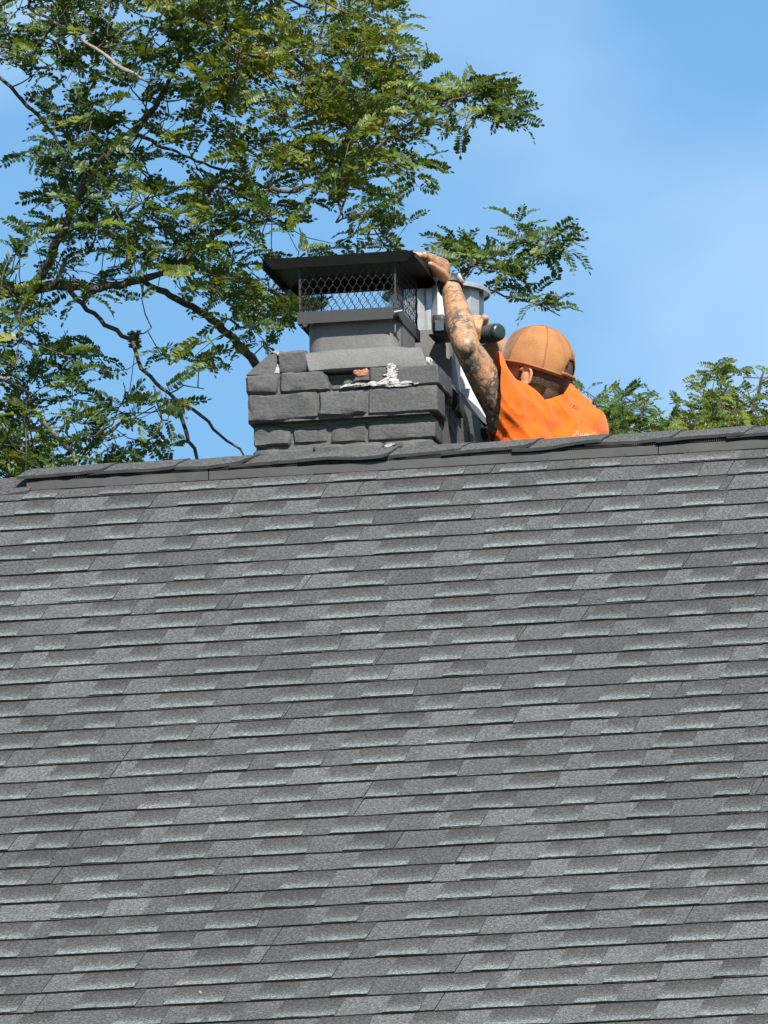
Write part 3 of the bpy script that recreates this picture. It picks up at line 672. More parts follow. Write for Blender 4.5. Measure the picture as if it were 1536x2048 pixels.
HC = Q(.410, .468, .336)
HF = Vector((-.95, .17, .26)).normalized(); HU = Vector((.22, -.06, .97)); HU = (HU - HF * HU.dot(HF)).normalized(); HL = HU.cross(HF)
HM = Matrix((HL, HF, HU)).transposed()       # local: x = left, y = front, z = up
SA = (RS - LS).normalized()
b = MB()
b.ball(HC + HU * .012 - HF * .008, (.074, .096, .100), HM).ball(HC + HF * .030 - HU * .055, (.052, .062, .058), HM)
b.capsule(HC + HF * .085 - HU * .004, HC + HF * .107 - HU * .030, .009, .014)            # nose
b.ball(HC + HF * .080 + HU * .012, (.045, .018, .014), HM).ball(HC + HF * .088 - HU * .088, (.022, .018, .018), HM)   # brow, chin
b.capsule(HC + HF * .086 - HU * .054 + HL * .020, HC + HF * .086 - HU * .054 - HL * .020, .008, .008)                # lips
for s in (1, -1):
    b.ball(HC + HF * .074 + HL * .030 * s - HU * .006, (.016, .013, .010), HM)            # eye
    er = HC + HL * .077 * s - HU * .030 - HF * .012
    b.ball(er - HL * .003 * s, (.007, .013, .022), HM).ball(er - HU * .024 + HF * .004, (.006, .008, .009), HM)
    ring = [er + HL * .004 * s + HF * (.0175 * math.cos(q) - .004 * (q > 1.5 and q < 4)) + HU * (.028 * math.sin(q)) for q in (-1.0, -.2, .6, 1.3, 2.0, 2.8, 3.6, 4.3)]
    for p_, q_ in zip(ring[2:], ring[3:]): b.capsule(p_, q_, .0046, .0046, 8)
b.capsule(NB - Vector((0, 0, .06)), NT_, .058, .054)
b.capsule(LS, RS, .06, .06).capsule(Q(.455, .51, .10), Q(.53, .64, -.20), .135, .13, sq=.7, wide=SA)
b.capsule(NB, LS, .05, .05).capsule(NB, RS, .05, .05)
FM = LE.lerp(LW, .33); FN = LE.lerp(LW, .72)
b.capsule(LS, LS.lerp(LE, .5), .050, .0455).capsule(LS.lerp(LE, .5), LE, .0455, .0365).ball(LE + Vector((.004, -.012, -.006)), .031)
b.capsule(LE, FM, .0375, .0405).capsule(FM, FN, .0405, .032).capsule(FN, LW, .032, .0255)
b.capsule(RS, RE, .054, .044).capsule(RE, RE.lerp(RW, .4), .043, .043).capsule(RE.lerp(RW, .4), RW, .043, .028)
# left hand draped over the lid's right edge
KI, KP = Q(.151, .287, .6275), Q(.158, .362, .6275)
b.capsule(LW, Q(.176, .372, .608), .026, .027, sq=.72, wide=KI - KP)
b.capsule(Q(.176, .365, .610), Q(.157, .318, .626), .030, .0165).capsule(Q(.180, .385, .605), KP, .020, .013).capsule(Q(.178, .36, .603), KI, .021, .0125)
for i in range(4):
    f = i / 3; k = KI.lerp(KP, f) ; ln = (.9, 1.0, .95, .78)[i]
    m1 = k + Vector((-.034, -.012 + .006 * f, .000)) * ln; m2 = m1 + Vector((-.022, -.007, -.0045)) * ln; m3 = Vector((m2.x - .017 * ln, m2.y - .005, Zc(.6175)))
    b.capsule(k, m1, .0102, .0094, 10).capsule(m1, m2, .0094, .0086, 10).capsule(m2, m3, .0086, .0076, 10)
b.capsule(Q(.187, .380, .584), Q(.184, .330, .590), .0160, .0118, 10).capsule(Q(.184, .330, .590), Q(.1765, .293, .594), .0112, .0102, 10).capsule(Q(.1765, .293, .594), Q(.170, .266, .598), .0102, .0082, 10)
# right hand closed round the drill's grip
GA, GB = Q(.262, .556, .470), Q(.170, .545, .484); gd = (GB - GA).normalized(); gu = Vector((0, 0, 1)); gu = (gu - gd * gu.dot(gd)).normalized(); gv = gd.cross(gu)
b.capsule(RW, Q(.238, .583, .500), .027, .026).ball(Q(.226, .578, .505), (.036, .020, .022))
sgn = -1 if gv.y > 0 else 1
for i in range(4):
    o_ = GA.lerp(GB, .20 + .2 * i); ps = [o_ + (gu * math.cos(a) + gv * sgn * math.sin(a)) * .0275 for a in (R(-35), R(25), R(85), R(150))]
    for p, q in zip(ps, ps[1:]): b.capsule(p, q, .0088, .0084, 10)
b.capsule(Q(.245, .585, .494), Q(.256, .572, .512), .013, .011, 10).capsule(Q(.256, .572, .512), Q(.262, .545, .508), .011, .0095, 10)
LH, RH, LK, RK, LA, RA = Q(.48, .60, -.22), Q(.60, .74, -.22), Q(.40, 1.02, -.12), Q(.66, 1.16, -.18), Q(.40, 1.30, -.62), Q(.66, 1.46, -.72)
b.capsule(LH, LK, .075, .055).capsule(RH, RK, .075, .055).capsule(LK, LA, .05, .035).capsule(RK, RA, .05, .035)
body = remesh(b, 'body', 'skin', .0036, 3, man)
me = body.data; n = len(me.vertices); co = np.zeros(n * 3); me.vertices.foreach_get('co', co); co = co.reshape(-1, 3)
def segd(P, a, c):
    a, c = np.array(a), np.array(c); t = np.clip(((P - a) @ (c - a)) / ((c - a) @ (c - a)), 0, 1); return np.linalg.norm(P - (a + t[:, None] * (c - a)), axis=1)
dl = np.minimum(segd(co, LS, LE), segd(co, LE, LW)); dh = np.minimum(segd(co, LW, (.157, .318, H + .626)), 9)
ink = np.clip((.085 - dl) / .02, 0, 1); hand = np.clip((.05 - dh) / .01, 0, 1) * .75 * (co[:, 2] > H + .60)
ink = np.where(co[:, 2] > H + .58, hand, ink); drf = segd(co, RE, RW); ink = np.maximum(ink, np.where((drf < .06) & (co[:, 1] > .55), .35, 0))
ia = me.color_attributes.new('ink', 'FLOAT_COLOR', 'POINT'); ia.data.foreach_set('color', np.repeat(np.clip(ink, 0, 1), 4).tolist())
# shirt
s = MB()
s.capsule(LS + Vector((.01, .01, -.005)), RS, .082, .082).capsule(Q(.465, .520, .075), Q(.535, .65, -.22), .150, .150, sq=.74, wide=SA)
s.capsule(NB + Vector((0, 0, -.02)), LS, .072, .078).capsule(NB + Vector((0, 0, -.02)), RS, .072, .078)
s.capsule(NB - Vector((0, 0, .03)), NT_, .078, .068)
ad = (LE - LS).normalized(); s.capsule(LS, LS + ad * .22, .080, .068).capsule(LS + Vector((.02, .02, -.05)), LS + ad * .15 + Vector((.01, .0, -.035)), .078, .066).capsule(LS + ad * .09, NB, .058, .072)
s.capsule(LS + Vector((.03, .02, -.06)), Q(.43, .44, -.10), .085, .12)
rd = (RE - RS).normalized(); s.capsule(RS, RS + rd * .20, .080, .082)
shirt = remesh(s, 'shirt', 'shirt', .0050, 26, man)
bm = bmesh.new(); bm.from_mesh(shirt.data)
def cut(bm, p, nrm, axis_p, axis_d, rad):
    fs = [f for f in bm.faces if ((f.calc_center_median() - axis_p) - axis_d * (f.calc_center_median() - axis_p).dot(axis_d)).length < rad and (f.calc_center_median() - p).dot(nrm) > -.03]
    g_ = set(fs)
    for f in fs: g_.update(f.edges); g_.update(f.verts)
    bmesh.ops.bisect_plane(bm, geom=list(g_), plane_co=p, plane_no=nrm, clear_outer=True)
cn = (cr * -.975 + cu * .06 - cf * .22).normalized()
cut(bm, Q(.330, .33, .255), cn, LS + Vector((0, 0, -.03)), ad, .22)
cut(bm, RS + rd * .14, rd, RS, rd, .14)
nd = (NT_ - NB).normalized(); cut(bm, NB + nd * .062, (nd + Vector((-.10, .05, 0))).normalized(), NB, nd, .095)
for v in bm.verts:
    p = v.co; e = p - LS; e2 = p - RS; q = Vector((e.dot(Vector((.80, .1, .60))) * 26, e.dot(Vector((-.60, -.1, .80))) * 5, p.y * 6))
    q2 = Vector((e2.dot(Vector((.9, .1, -.40))) * 22, e2.dot(Vector((.4, .1, .90))) * 5, p.y * 5 + 7))
    k1 = math.exp(-(e.length / .17) ** 2); k2 = math.exp(-(e2.length / .15) ** 2)
    rdg = lambda u: (1 - abs(noise.noise(u))) ** 4
    v.co = p + v.normal * (.0105 * k1 * (rdg(q) - .45) + .0095 * k2 * (rdg(q2) - .45) + .0045 * (rdg(Vector((p.x * 9 + p.z * 7, p.y * 5, p.z * 11 - p.x * 4))) - .45) * (1 - k1) + .0025 * noise.noise(p * 30))
bm.to_mesh(shirt.data); bm.free()
m = shirt.modifiers.new('cloth', 'SOLIDIFY'); m.thickness = .0025; m.offset = -1
# hem bands round the left cuff
dg = bpy.context.evaluated_depsgraph_get(); bvh = BVHTree.FromObject(shirt, dg)
# shirt prints, laid on the cloth
def stroke(pts, w, mat, name, c0, ux, uz):
    mb = MB(); out = []
    for (x, z) in pts:
        p = c0 + ux * x + uz * z; h = bvh.ray_cast(p - cf * .5, cf)
        if h[0] is None: return
        out.append((h[0] + h[1] * .0012, h[1]))
    vs = []
    for i, (p, nn) in enumerate(out):
        d = (out[min(i + 1, len(out) - 1)][0] - out[max(i - 1, 0)][0]).normalized(); sd_ = d.cross(nn).normalized(); ww = w * (.55 if i in (0, len(out) - 1) else 1)
        vs += [p + sd_ * ww, p - sd_ * ww]
    mb.add(vs, [(2 * i, 2 * i + 1, 2 * i + 3, 2 * i + 2) for i in range(len(out) - 1)]); return mb.build(name, mat, shirt)
sx_, sz_ = Vector((.97, .2, 0)).normalized(), Vector((0, -.2, .98)).normalized()
r1 = random.Random(4); pc = Q(.574, .36, .134)
for i in range(26):
    x0 = -.038 + (i % 13) * .0058 + r1.uniform(-.002, .002); z0 = -.020 + .009 * (i // 13) + r1.uniform(-.004, .004); a = r1.uniform(.5, 1.5); hh = r1.uniform(.004, .013)
    stroke([(x0 + hh * math.cos(a) * k / 3 + .0012 * math.sin(k * 2 + i), z0 + hh * math.sin(a) * k / 3) for k in range(4)], r1.uniform(.0006, .0015), 'print_white', 'print', pc, sx_, sz_)
pc2 = Q(.548, .35, .198)
for x0, z0, dx, dz in ((-.014, .007, .004, .005), (-.008, .006, .010, -.002), (-.004, -.001, .014, -.004), (.002, .004, .008, -.006), (-.010, .002, .006, -.003)):
    stroke([(x0, z0), (x0 + dx * .5, z0 + dz * .5 + .001), (x0 + dx, z0 + dz)], .0011, 'print_dark', 'print', pc2, sx_, sz_)
# trousers, boots
t = MB(); t.capsule(Q(.49, .62, -.21), Q(.60, .72, -.21), .125, .125).capsule(LH, LK, .098, .078).capsule(RH, RK, .098, .078).capsule(LK, LA, .074, .06).capsule(RK, RA, .074, .06)
remesh(t, 'trousers', 'trousers', .010, 4, man)
for A in (LA, RA):
    t = MB(); t.capsule(A, A + Vector((0, .02, -.05)), .052, .05).capsule(A + Vector((0, 0, -.035)), A + Vector((-.03, .17, -.120)), .046, .040, sq=.85)
    remesh(t, 'boot', 'boot', .008, 3, man)
# hair on nape and temples
hb = MB(); hb.ball(HC + HU * .004 - HF * .012, (.0785, .0965, .099), HM, 32, 24).ball(HC - HU * .055 - HF * .050, (.055, .042, .055), HM, 28, 18)
o = remesh(hb, 'hair', 'hair', .004, 2, man); bm = bmesh.new(); bm.from_mesh(o.data)
bmesh.ops.delete(bm, geom=[v for v in bm.verts if (v.co - HC).dot(HF) > .012 + .03 * max(0, (v.co - HC).dot(HU) / .1) or (v.co - HC).dot(HU) > .055 or ((v.co - HC).dot(HL) > .05 and (v.co - HC).dot(HU) < -.045)], context='VERTS'); bm.to_mesh(o.data); bm.free()
# cap: six-panel crown, raised seams, back opening with strap, button, visor
NU, NV = 72, 18; CR = (.0895, .1085, .121); c0 = HC + HU * .002 - HF * .004
def cap_pt(a, v, off=0):                     # a: angle from front, v: 0 rim .. 1 top
    ph = math.pi / 2 * v; rim = -.006 - .010 * max(0, -math.cos(a))
    bul = 1 + .035 * math.sin(math.pi * v)
    seam = abs(((a / (math.pi / 3)) + .5) % 1 - .5); bul -= .012 * max(0, 1 - seam / .10) * math.sin(math.pi * min(1, v * 1.2))
    dent = -.006 * noise.noise(Vector((math.cos(a) * 2, math.sin(a) * 2, v * 2.5))) - .0035 * (1 - abs(noise.noise(Vector((math.cos(a) * 5, math.sin(a) * 5, v * 4))))) ** 3
    r = math.cos(ph) ** .82
    l = HL * ((CR[0] + off) * math.sin(a) * r * bul) + HF * ((CR[1] + off) * math.cos(a) * r * bul)
    return c0 + l + HU * (rim * (1 - v) + (CR[2] + off) * math.sin(ph) ** .95) + (l.normalized() if l.length > 1e-5 else HU) * dent
mb = MB(); vs = [cap_pt(2 * math.pi * i / NU, j / NV) for j in range(NV) for i in range(NU)] + [cap_pt(0, 1)]; fs = []
for j in range(NV - 1):
    for i in range(NU):
        a = 2 * math.pi * (i + .5) / NU; da = abs(a - math.pi)
        if da < .36 and (j + .5) / NV < .28 * math.sqrt(max(0, 1 - (da / .36) ** 2)): continue
        fs.append((j * NU + i, j * NU + (i + 1) % NU, (j + 1) * NU + (i + 1) % NU, (j + 1) * NU + i))
fs += [((NV - 1) * NU + i, (NV - 1) * NU + (i + 1) % NU, NV * NU) for i in range(NU)]
ballcap = thing('cap', c0, 'brown baseball cap with back strap worn by the worker', 'cap')
mb.add(vs, fs)
for fi, f in enumerate(mb.f):
    pm = sum((Vector(mb.v[q]) for q in f), Vector()) / len(f) - c0; ang = math.atan2(pm.dot(HL), pm.dot(HF)) % (2 * math.pi)
    mb.mi[fi] = 1 if abs(ang - math.pi) < math.pi * 2 / 3 - .01 else 0
crown = mb.build('crown', ['cap', 'cap_mesh'], ballcap, True); fix_normals(crown.data)
m = crown.modifiers.new('cloth', 'SOLIDIFY'); m.thickness = .0022; m.offset = -1
for k in range(6):
    MB().tube([cap_pt(math.pi / 6 + k * math.pi / 3 + math.pi / 6, v / 12 * .97 + (.35 if k == 2 else 0) * (1 - v / 12), .0004) for v in range(13)], .0019, 6, mi=0).build('seam', 'cap_seam', crown, True)
MB().tube([cap_pt(-math.pi + .46 + (2 * math.pi - .92) * k / 60, .035, .0003) for k in range(61)], .0032, 6).build('sweatband_edge', 'cap_seam', ballcap, True)
MB().ball(cap_pt(0, 1) + HU * .002, (.007, .007, .005), HM).build('button', 'cap', ballcap, True)
MB().tube([cap_pt(math.pi - .48 + .96 * k / 12, .06, .001) for k in range(13)], .0055, 6).build('strap', 'cap_seam', ballcap, True)
mb = MB(); NA = 16; vs = []
for j in range(7):
    for i in range(NA + 1):
        a = (i / NA - .5) * 1.9; ext = .070 * j / 6 * (math.cos(a * .8) ** .8)
        p = cap_pt(a, 0); vs.append(p + HF * ext - HU * (.010 * j / 6 + .018 * (math.sin(a)) ** 2 * j / 6))
fs = [(j * (NA + 1) + i, j * (NA + 1) + i + 1, (j + 1) * (NA + 1) + i + 1, (j + 1) * (NA + 1) + i) for j in range(6) for i in range(NA)]
vz = mb.add(vs, fs).build('visor', 'cap', ballcap, True); m = vz.modifiers.new('th', 'SOLIDIFY'); m.thickness = .003
# wristwatch
fd = (LW - LE).normalized(); wc = LE.lerp(LW, .985)
wt = thing('wristwatch', wc, 'black wristwatch with bright metal case on the raised wrist', 'watch')
o = MB().lathe([(.0320, -.016), (.0345, -.012), (.0345, .012), (.0320, .016), (.028, .016), (.028, -.016), (.0320, -.016)], wc, fd, 28).build('band', 'rubber', wt, True)
wo_ = (-cf * .55 + Vector((1.0, 0, .25))); wo_ = (wo_ - fd * wo_.dot(fd)).normalized()
o = MB().lathe([(0, .033), (.0145, .033), (.0155, .036), (.0155, .040), (.013, .0425), (0, .0425)], wc, wo_, 24).build('case', 'steel', wt)
MB().lathe([(0, .0427), (.0115, .0427), (.0115, .0431), (0, .0431)], wc, wo_, 24).build('dial', 'rubber', wt)
# cordless drill
dr = thing('drill', (.23, .55, H + .47), 'dark green cordless drill held behind the raised arm', 'drill')
ax = Vector((-.80, .59, .04)).normalized(); mc = Q(.3045, .53, .4635)
MB().lathe([(0, -.004), (.016, -.0035), (.0212, -.001), (.0240, .005), (.0246, .013), (.0246, .09), (.024, .105), (.021, .13), (.0001, .13)], mc, ax, 28).build('motor_housing', 'tool', dr, True)
for k in range(5):
    MB().lathe([(.0242, .014 + k * .008), (.0256, .015 + k * .008), (.0256, .0175 + k * .008), (.0242, .0185 + k * .008)], mc, ax, 28).build('vent_rib', 'rubber', dr)
MB().lathe([(.0001, .13), (.017, .13), (.017, .150), (.012, .165), (.0001, .165)], mc, ax, 20).build('chuck', 'rubber', dr, True)
MB().tube([mc + ax * .045 - Vector((.010, 0, 0)), GA.lerp(GB, .5), GB], [.022, .0175, .019], 14).build('grip', 'rubber', dr, True)
bt = rough_block((.124, .500, Zc(.4605)), (.160, .585, Zc(.516)), .0003, .005, .012, 3).build('battery', 'rubber', dr, True)
MB().box((.116, .495, Zc(.4565)), (.176, .59, Zc(.4605))).build('base_plate', 'rubber', bt)
MB().add([(.133, .4985, Zc(.470)), (.157, .4985, Zc(.470)), (.157, .4985, Zc(.497)), (.133, .4985, Zc(.497))], [(0, 1, 2, 3)]).build('label_sticker', 'label', bt)
#TREES
# ------------------------------------------------------------------ honey locust trees
def leaf_template(seed):
    """a pinnate leaf of unit length along +x, arching down; returns verts, quads"""
    r1 = random.Random(seed); V = []; F = []; dro = r1.uniform(.12, .55); side = r1.uniform(-.12, .12); n = r1.choice((9, 10, 11))
    P = lambda s: Vector((s * (1 - .22 * dro * s), side * s * s, .10 * math.sin(s * 2.2) - dro * s * s))
    for k in range(5):                        # stalk ribbon
        p = P(k / 4); V += [p + Vector((0, .006, 0)), p - Vector((0, .006, 0))]
    F += [(2 * k, 2 * k + 1, 2 * k + 3, 2 * k + 2) for k in range(4)]
    for i in range(n + 1):
        s = .12 + .88 * i / n; p = P(s); t = (P(min(1.02, s + .02)) - P(s - .02)).normalized()
        sidev = Vector((-t.y, t.x, 0)).normalized(); up = sidev.cross(t)
        for sg in ((1, -1) if i < n else (0,)):
            ll = (.150 + .065 * math.sin(math.pi * (.1 + .85 * i / n))) * r1.uniform(.85, 1.15)
            d = (sidev * sg * r1.uniform(.82, 1.0) + t * (r1.uniform(.25, .65) if sg else 1) - up * r1.uniform(.0, .45)).normalized()
            wv = (t - d * t.dot(d)); wv = wv.normalized() if wv.length > .1 else sidev
            if not sg: wv = sidev
            wv = (wv + up * r1.uniform(-.5, .5)).normalized(); w = ll * r1.uniform(.20, .28); fo = d.cross(wv) * w * .35; b0 = len(V)
            V += [p, p + d * ll * .35 + wv * w + fo, p + d * ll * .75 + wv * w * .85 + fo, p + d * ll, p + d * ll * .75 - wv * w * .85 + fo, p + d * ll * .35 - wv * w + fo]
            F += [(b0, b0 + 1, b0 + 2, b0 + 3), (b0, b0 + 3, b0 + 4, b0 + 5)]
    return np.array([tuple(v) for v in V]), np.array(F)
LT = [leaf_template(60 + i) for i in range(10)]
LEAF_N = [0, .15, .5, 1.1, 2.0, 3.3, 5.0, 7.4, 10.5, 14.5]
TINTS = 1.38 * np.array([.93, 1.02, 1.0]) * np.array([(.072, .096, .018), (.052, .080, .020), (.092, .110, .018), (.040, .066, .022), (.112, .122, .020), (.054, .084, .032), (.165, .150, .022)])
LEAFMESH = {}
def leaf_obj_mesh(ti, ci):
    if (ti, ci) not in LEAFMESH:
        V, F = LT[ti]; me = bpy.data.meshes.new('leaf'); me.from_pydata(V.tolist(), [], F.tolist()); me.materials.append(MAT['leaf'])
        a = me.color_attributes.new('tint', 'FLOAT_COLOR', 'POINT'); a.data.foreach_set('color', np.tile(np.append(TINTS[ci], 1), len(V)).tolist()); LEAFMESH[(ti, ci)] = me
    return LEAFMESH[(ti, ci)]
def tree(name, label, C, S, cell, rows, branches, strokes, base, leaf_len, depth, mult, seed, group=None, ground_r=.12):
    """C: centre of the crown sheet (grid position 500, 450), S: grid units per metre, rows: {(x, y): density}"""
    g_ = np.random.default_rng(seed); C = np.array(C); rv, uv_, vv = np.array(cr), np.array(cu), np.array((-.20847, .94782, .24122))
    W = lambda x, y, w: C + rv * (x - 500) / S + uv_ * (450 - y) / S + vv * w
    root = thing(name, base, label, 'tree', group)
    nodes = []; npar = []
    for bi, (mat, dep, pts) in enumerate(branches):
        P = []; rad = []
        for i in range(len(pts) - 1):
            (x0, y0, r0), (x1, y1, r1_) = pts[i], pts[i + 1]; k = max(2, int(math.hypot(x1 - x0, y1 - y0) / 14))
            for j in range(k + (i == len(pts) - 2)):
                f = j / k; ww = dep[0] + (dep[1] - dep[0]) * ((i + f) / (len(pts) - 1))
                p = W(x0 + (x1 - x0) * f, y0 + (y1 - y0) * f, ww) + g_.normal(0, .5 * min(4, r0) / S, 3)
                P.append(p); rad.append((r0 + (r1_ - r0) * f) / S * g_.uniform(.93, 1.07))
        MB().tube([tuple(p) for p in P], rad, 8).build('trunk' if r0 > 17 else 'branch', mat, root, True)
        for p in P:
            q = C + (p - C); nodes.append(p)
    fans = []; spray = []
    for (x, y), d in rows.items():
        nl = LEAF_N[d] * mult; nf = g_.poisson(nl / 2.6)
        for _ in range(nf): fans.append(W(x + g_.uniform(0, cell), y + g_.uniform(0, cell), g_.normal(0, depth)))
    for pts, cnt, dep in strokes:
        L = [math.hypot(pts[i + 1][0] - pts[i][0], pts[i + 1][1] - pts[i][1]) for i in range(len(pts) - 1)]; T = sum(L)
        for k in range(cnt):
            t = (k + g_.uniform(0, 1)) / cnt * T; i = 0
            while i < len(L) - 1 and t > L[i]: t -= L[i]; i += 1
            f = min(1, t / L[i]); fans.append(W(pts[i][0] + (pts[i + 1][0] - pts[i][0]) * f + g_.normal(0, 4), pts[i][1] + (pts[i + 1][1] - pts[i][1]) * f + g_.normal(0, 4), dep + g_.normal(0, .05)))
    fans = np.array(fans); N = np.array(nodes)
    # grow twigs: attach every leaf spur to the nearest wood, nearest first
    d0 = np.array([np.min(np.linalg.norm(N - f, axis=1)) for f in fans]); order = np.argsort(d0)
    pts = list(N); par = [-1] * len(pts); arr = np.zeros((len(pts) + len(fans), 3)); arr[:len(pts)] = N; n = len(pts)
    for i in order:
        dd = np.linalg.norm(arr[:n] - fans[i], axis=1); j = int(np.argmin(dd)); arr[n] = fans[i]; par.append(j); n += 1
    cnt = np.ones(n)
    for i in range(n - 1, len(N) - 1, -1):
        if par[i] >= 0: cnt[par[i]] += cnt[i]
    tw = MB(); out = []
    for i in range(len(N), n):
        a, b_ = arr[par[i]], arr[i]; L = np.linalg.norm(b_ - a); r0 = min(.006, .0010 + .00045 * math.sqrt(cnt[i])); mid = (a + b_) / 2 + g_.normal(0, .06, 3) * L + np.array((0, 0, -.05 * L))
        if L < .2: tw.tube([tuple(a), tuple(mid), tuple(b_)], [r0 * 1.15, r0, r0 * .8], 4, False)
        d = (b_ - a) / max(L, 1e-6)
        for _ in range(g_.integers(2, 4)):
            az = g_.uniform(0, 2 * math.pi); v = d * .55 + np.array((math.cos(az), math.sin(az), g_.uniform(-.15, .55))) * .9
            out.append((b_, v / np.linalg.norm(v), leaf_len * g_.uniform(.7, 1.2), g_.integers(len(LT)), g_.normal(0, .75)))
    o = tw.build('twigs', 'bark', root, True); tag(o, kind='stuff')
    mats = []; tint = []
    for (p, v, L, ti, roll) in out:
        ex = Vector(v); up = Vector((0, 0, 1)); ey = up.cross(ex)
        ey = ey.normalized() if ey.length > .05 else Vector((1, 0, 0)); ez = ex.cross(ey)
        ey2 = ey * math.cos(roll) + ez * math.sin(roll); ez2 = ex.cross(ey2)
        mats.append((np.array((ex, ey2, ez2)).T * L, np.array(p), int(ti)))
        nz_ = noise.noise(Vector(p) * 1.3 + Vector((seed, 0, 0))) * 1.6 + g_.normal(0, .55)
        tint.append(int(6 if nz_ > 1.35 else 4 if nz_ > .75 else 2 if nz_ > .3 else 0 if nz_ > -.2 else 1 if nz_ > -.7 else 5 if g_.random() < .5 else 3))
    view = []
    for i, (A, p, ti) in enumerate(mats):
        u, w = px(p + A[:, 0] * .5)
        if -20 < u < 1556 and -20 < w < 880 + (u < 500) * 60: view.append((float(np.dot(p - np.array(cloc), np.array(cf))) - np.linalg.norm(A[:, 0]) * 12, i))
    view.sort(); single = set(i for _, i in view[:300])
    V = []; F = []; TC = []; nv = 0; B = Vector(base)
    for i, (A, p, ti) in enumerate(mats):
        if i in single:
            o = bpy.data.objects.new('leaf', leaf_obj_mesh(ti, tint[i])); col.objects.link(o); o.parent = root
            M = Matrix(((A[0, 0], A[0, 1], A[0, 2], p[0] - B.x), (A[1, 0], A[1, 1], A[1, 2], p[1] - B.y), (A[2, 0], A[2, 1], A[2, 2], p[2] - B.z), (0, 0, 0, 1))); o.matrix_basis = M; continue
        tv, tf = LT[ti]; V.append(tv @ A.T + p); F.append(tf + nv); nv += len(tv)
        c = TINTS[tint[i]] * g_.uniform(.75, 1.25); TC.append(np.tile(np.append(c, 1), (len(tv), 1)))
    V = np.concatenate(V); F = np.concatenate(F); TC = np.concatenate(TC)
    me = bpy.data.meshes.new('crown'); me.vertices.add(len(V)); me.vertices.foreach_set('co', V.ravel()); me.loops.add(F.size); me.loops.foreach_set('vertex_index', F.ravel().astype(np.int32))
    me.polygons.add(len(F)); me.polygons.foreach_set('loop_start', np.arange(0, F.size, 4, dtype=np.int32)); me.update(calc_edges=True); me.materials.append(MAT['leaf'])
    a = me.color_attributes.new('tint', 'FLOAT_COLOR', 'POINT'); a.data.foreach_set('color', TC.ravel())
    o = link(bpy.data.objects.new('crown', me), root); tag(o, kind='stuff')
    print(name, 'leaves', len(mats), 'single', len(single), 'faces', len(F)); return root
rows = {}
for y, sgrid in zip(range(0, 1000, 50), ['888877699785678700', '888775789997589910', '555547689986998950', '157545888765988871', '148875777467999996', '026885655558998874',
        '258898512668988860', '147888746765478630', '148877778873446740', '157888777864358610', '545678888863344300', '665666468999300000', '874134146899600000', '641002003486000000',
        '446651452050000000', '766430210000000000', '974566630000000000', '987664431300000000', '887654200000000000', '888766300000000000']):
    for i, ch in enumerate(sgrid): rows[(i * 50, y)] = int(ch)
for (x, y), d in {(900, 150): 2, (950, 150): 3, (1000, 150): 2, (900, 200): 4, (950, 200): 5, (1000, 200): 5, (1050, 200): 2, (1000, 250): 3, (1040, 250): 2, (900, 250): 1,
                  (900, 450): 2, (900, 500): 5, (950, 500): 6, (1000, 500): 5, (900, 550): 3, (950, 540): 3, (1000, 540): 3}.items(): rows[(x, y)] = d
for y in range(-250, 0, 50):
    for x in range(-250, 850, 50): rows[(x, y)] = 7 if x < 650 else (3 if x < 750 else 0)
for y in range(0, 1000, 50):
    for x in range(-250, 0, 50): rows[(x, y)] = 6 if y < 100 or y > 600 else (1 if x > -150 else 3)
rows[(800, 0)] = 1
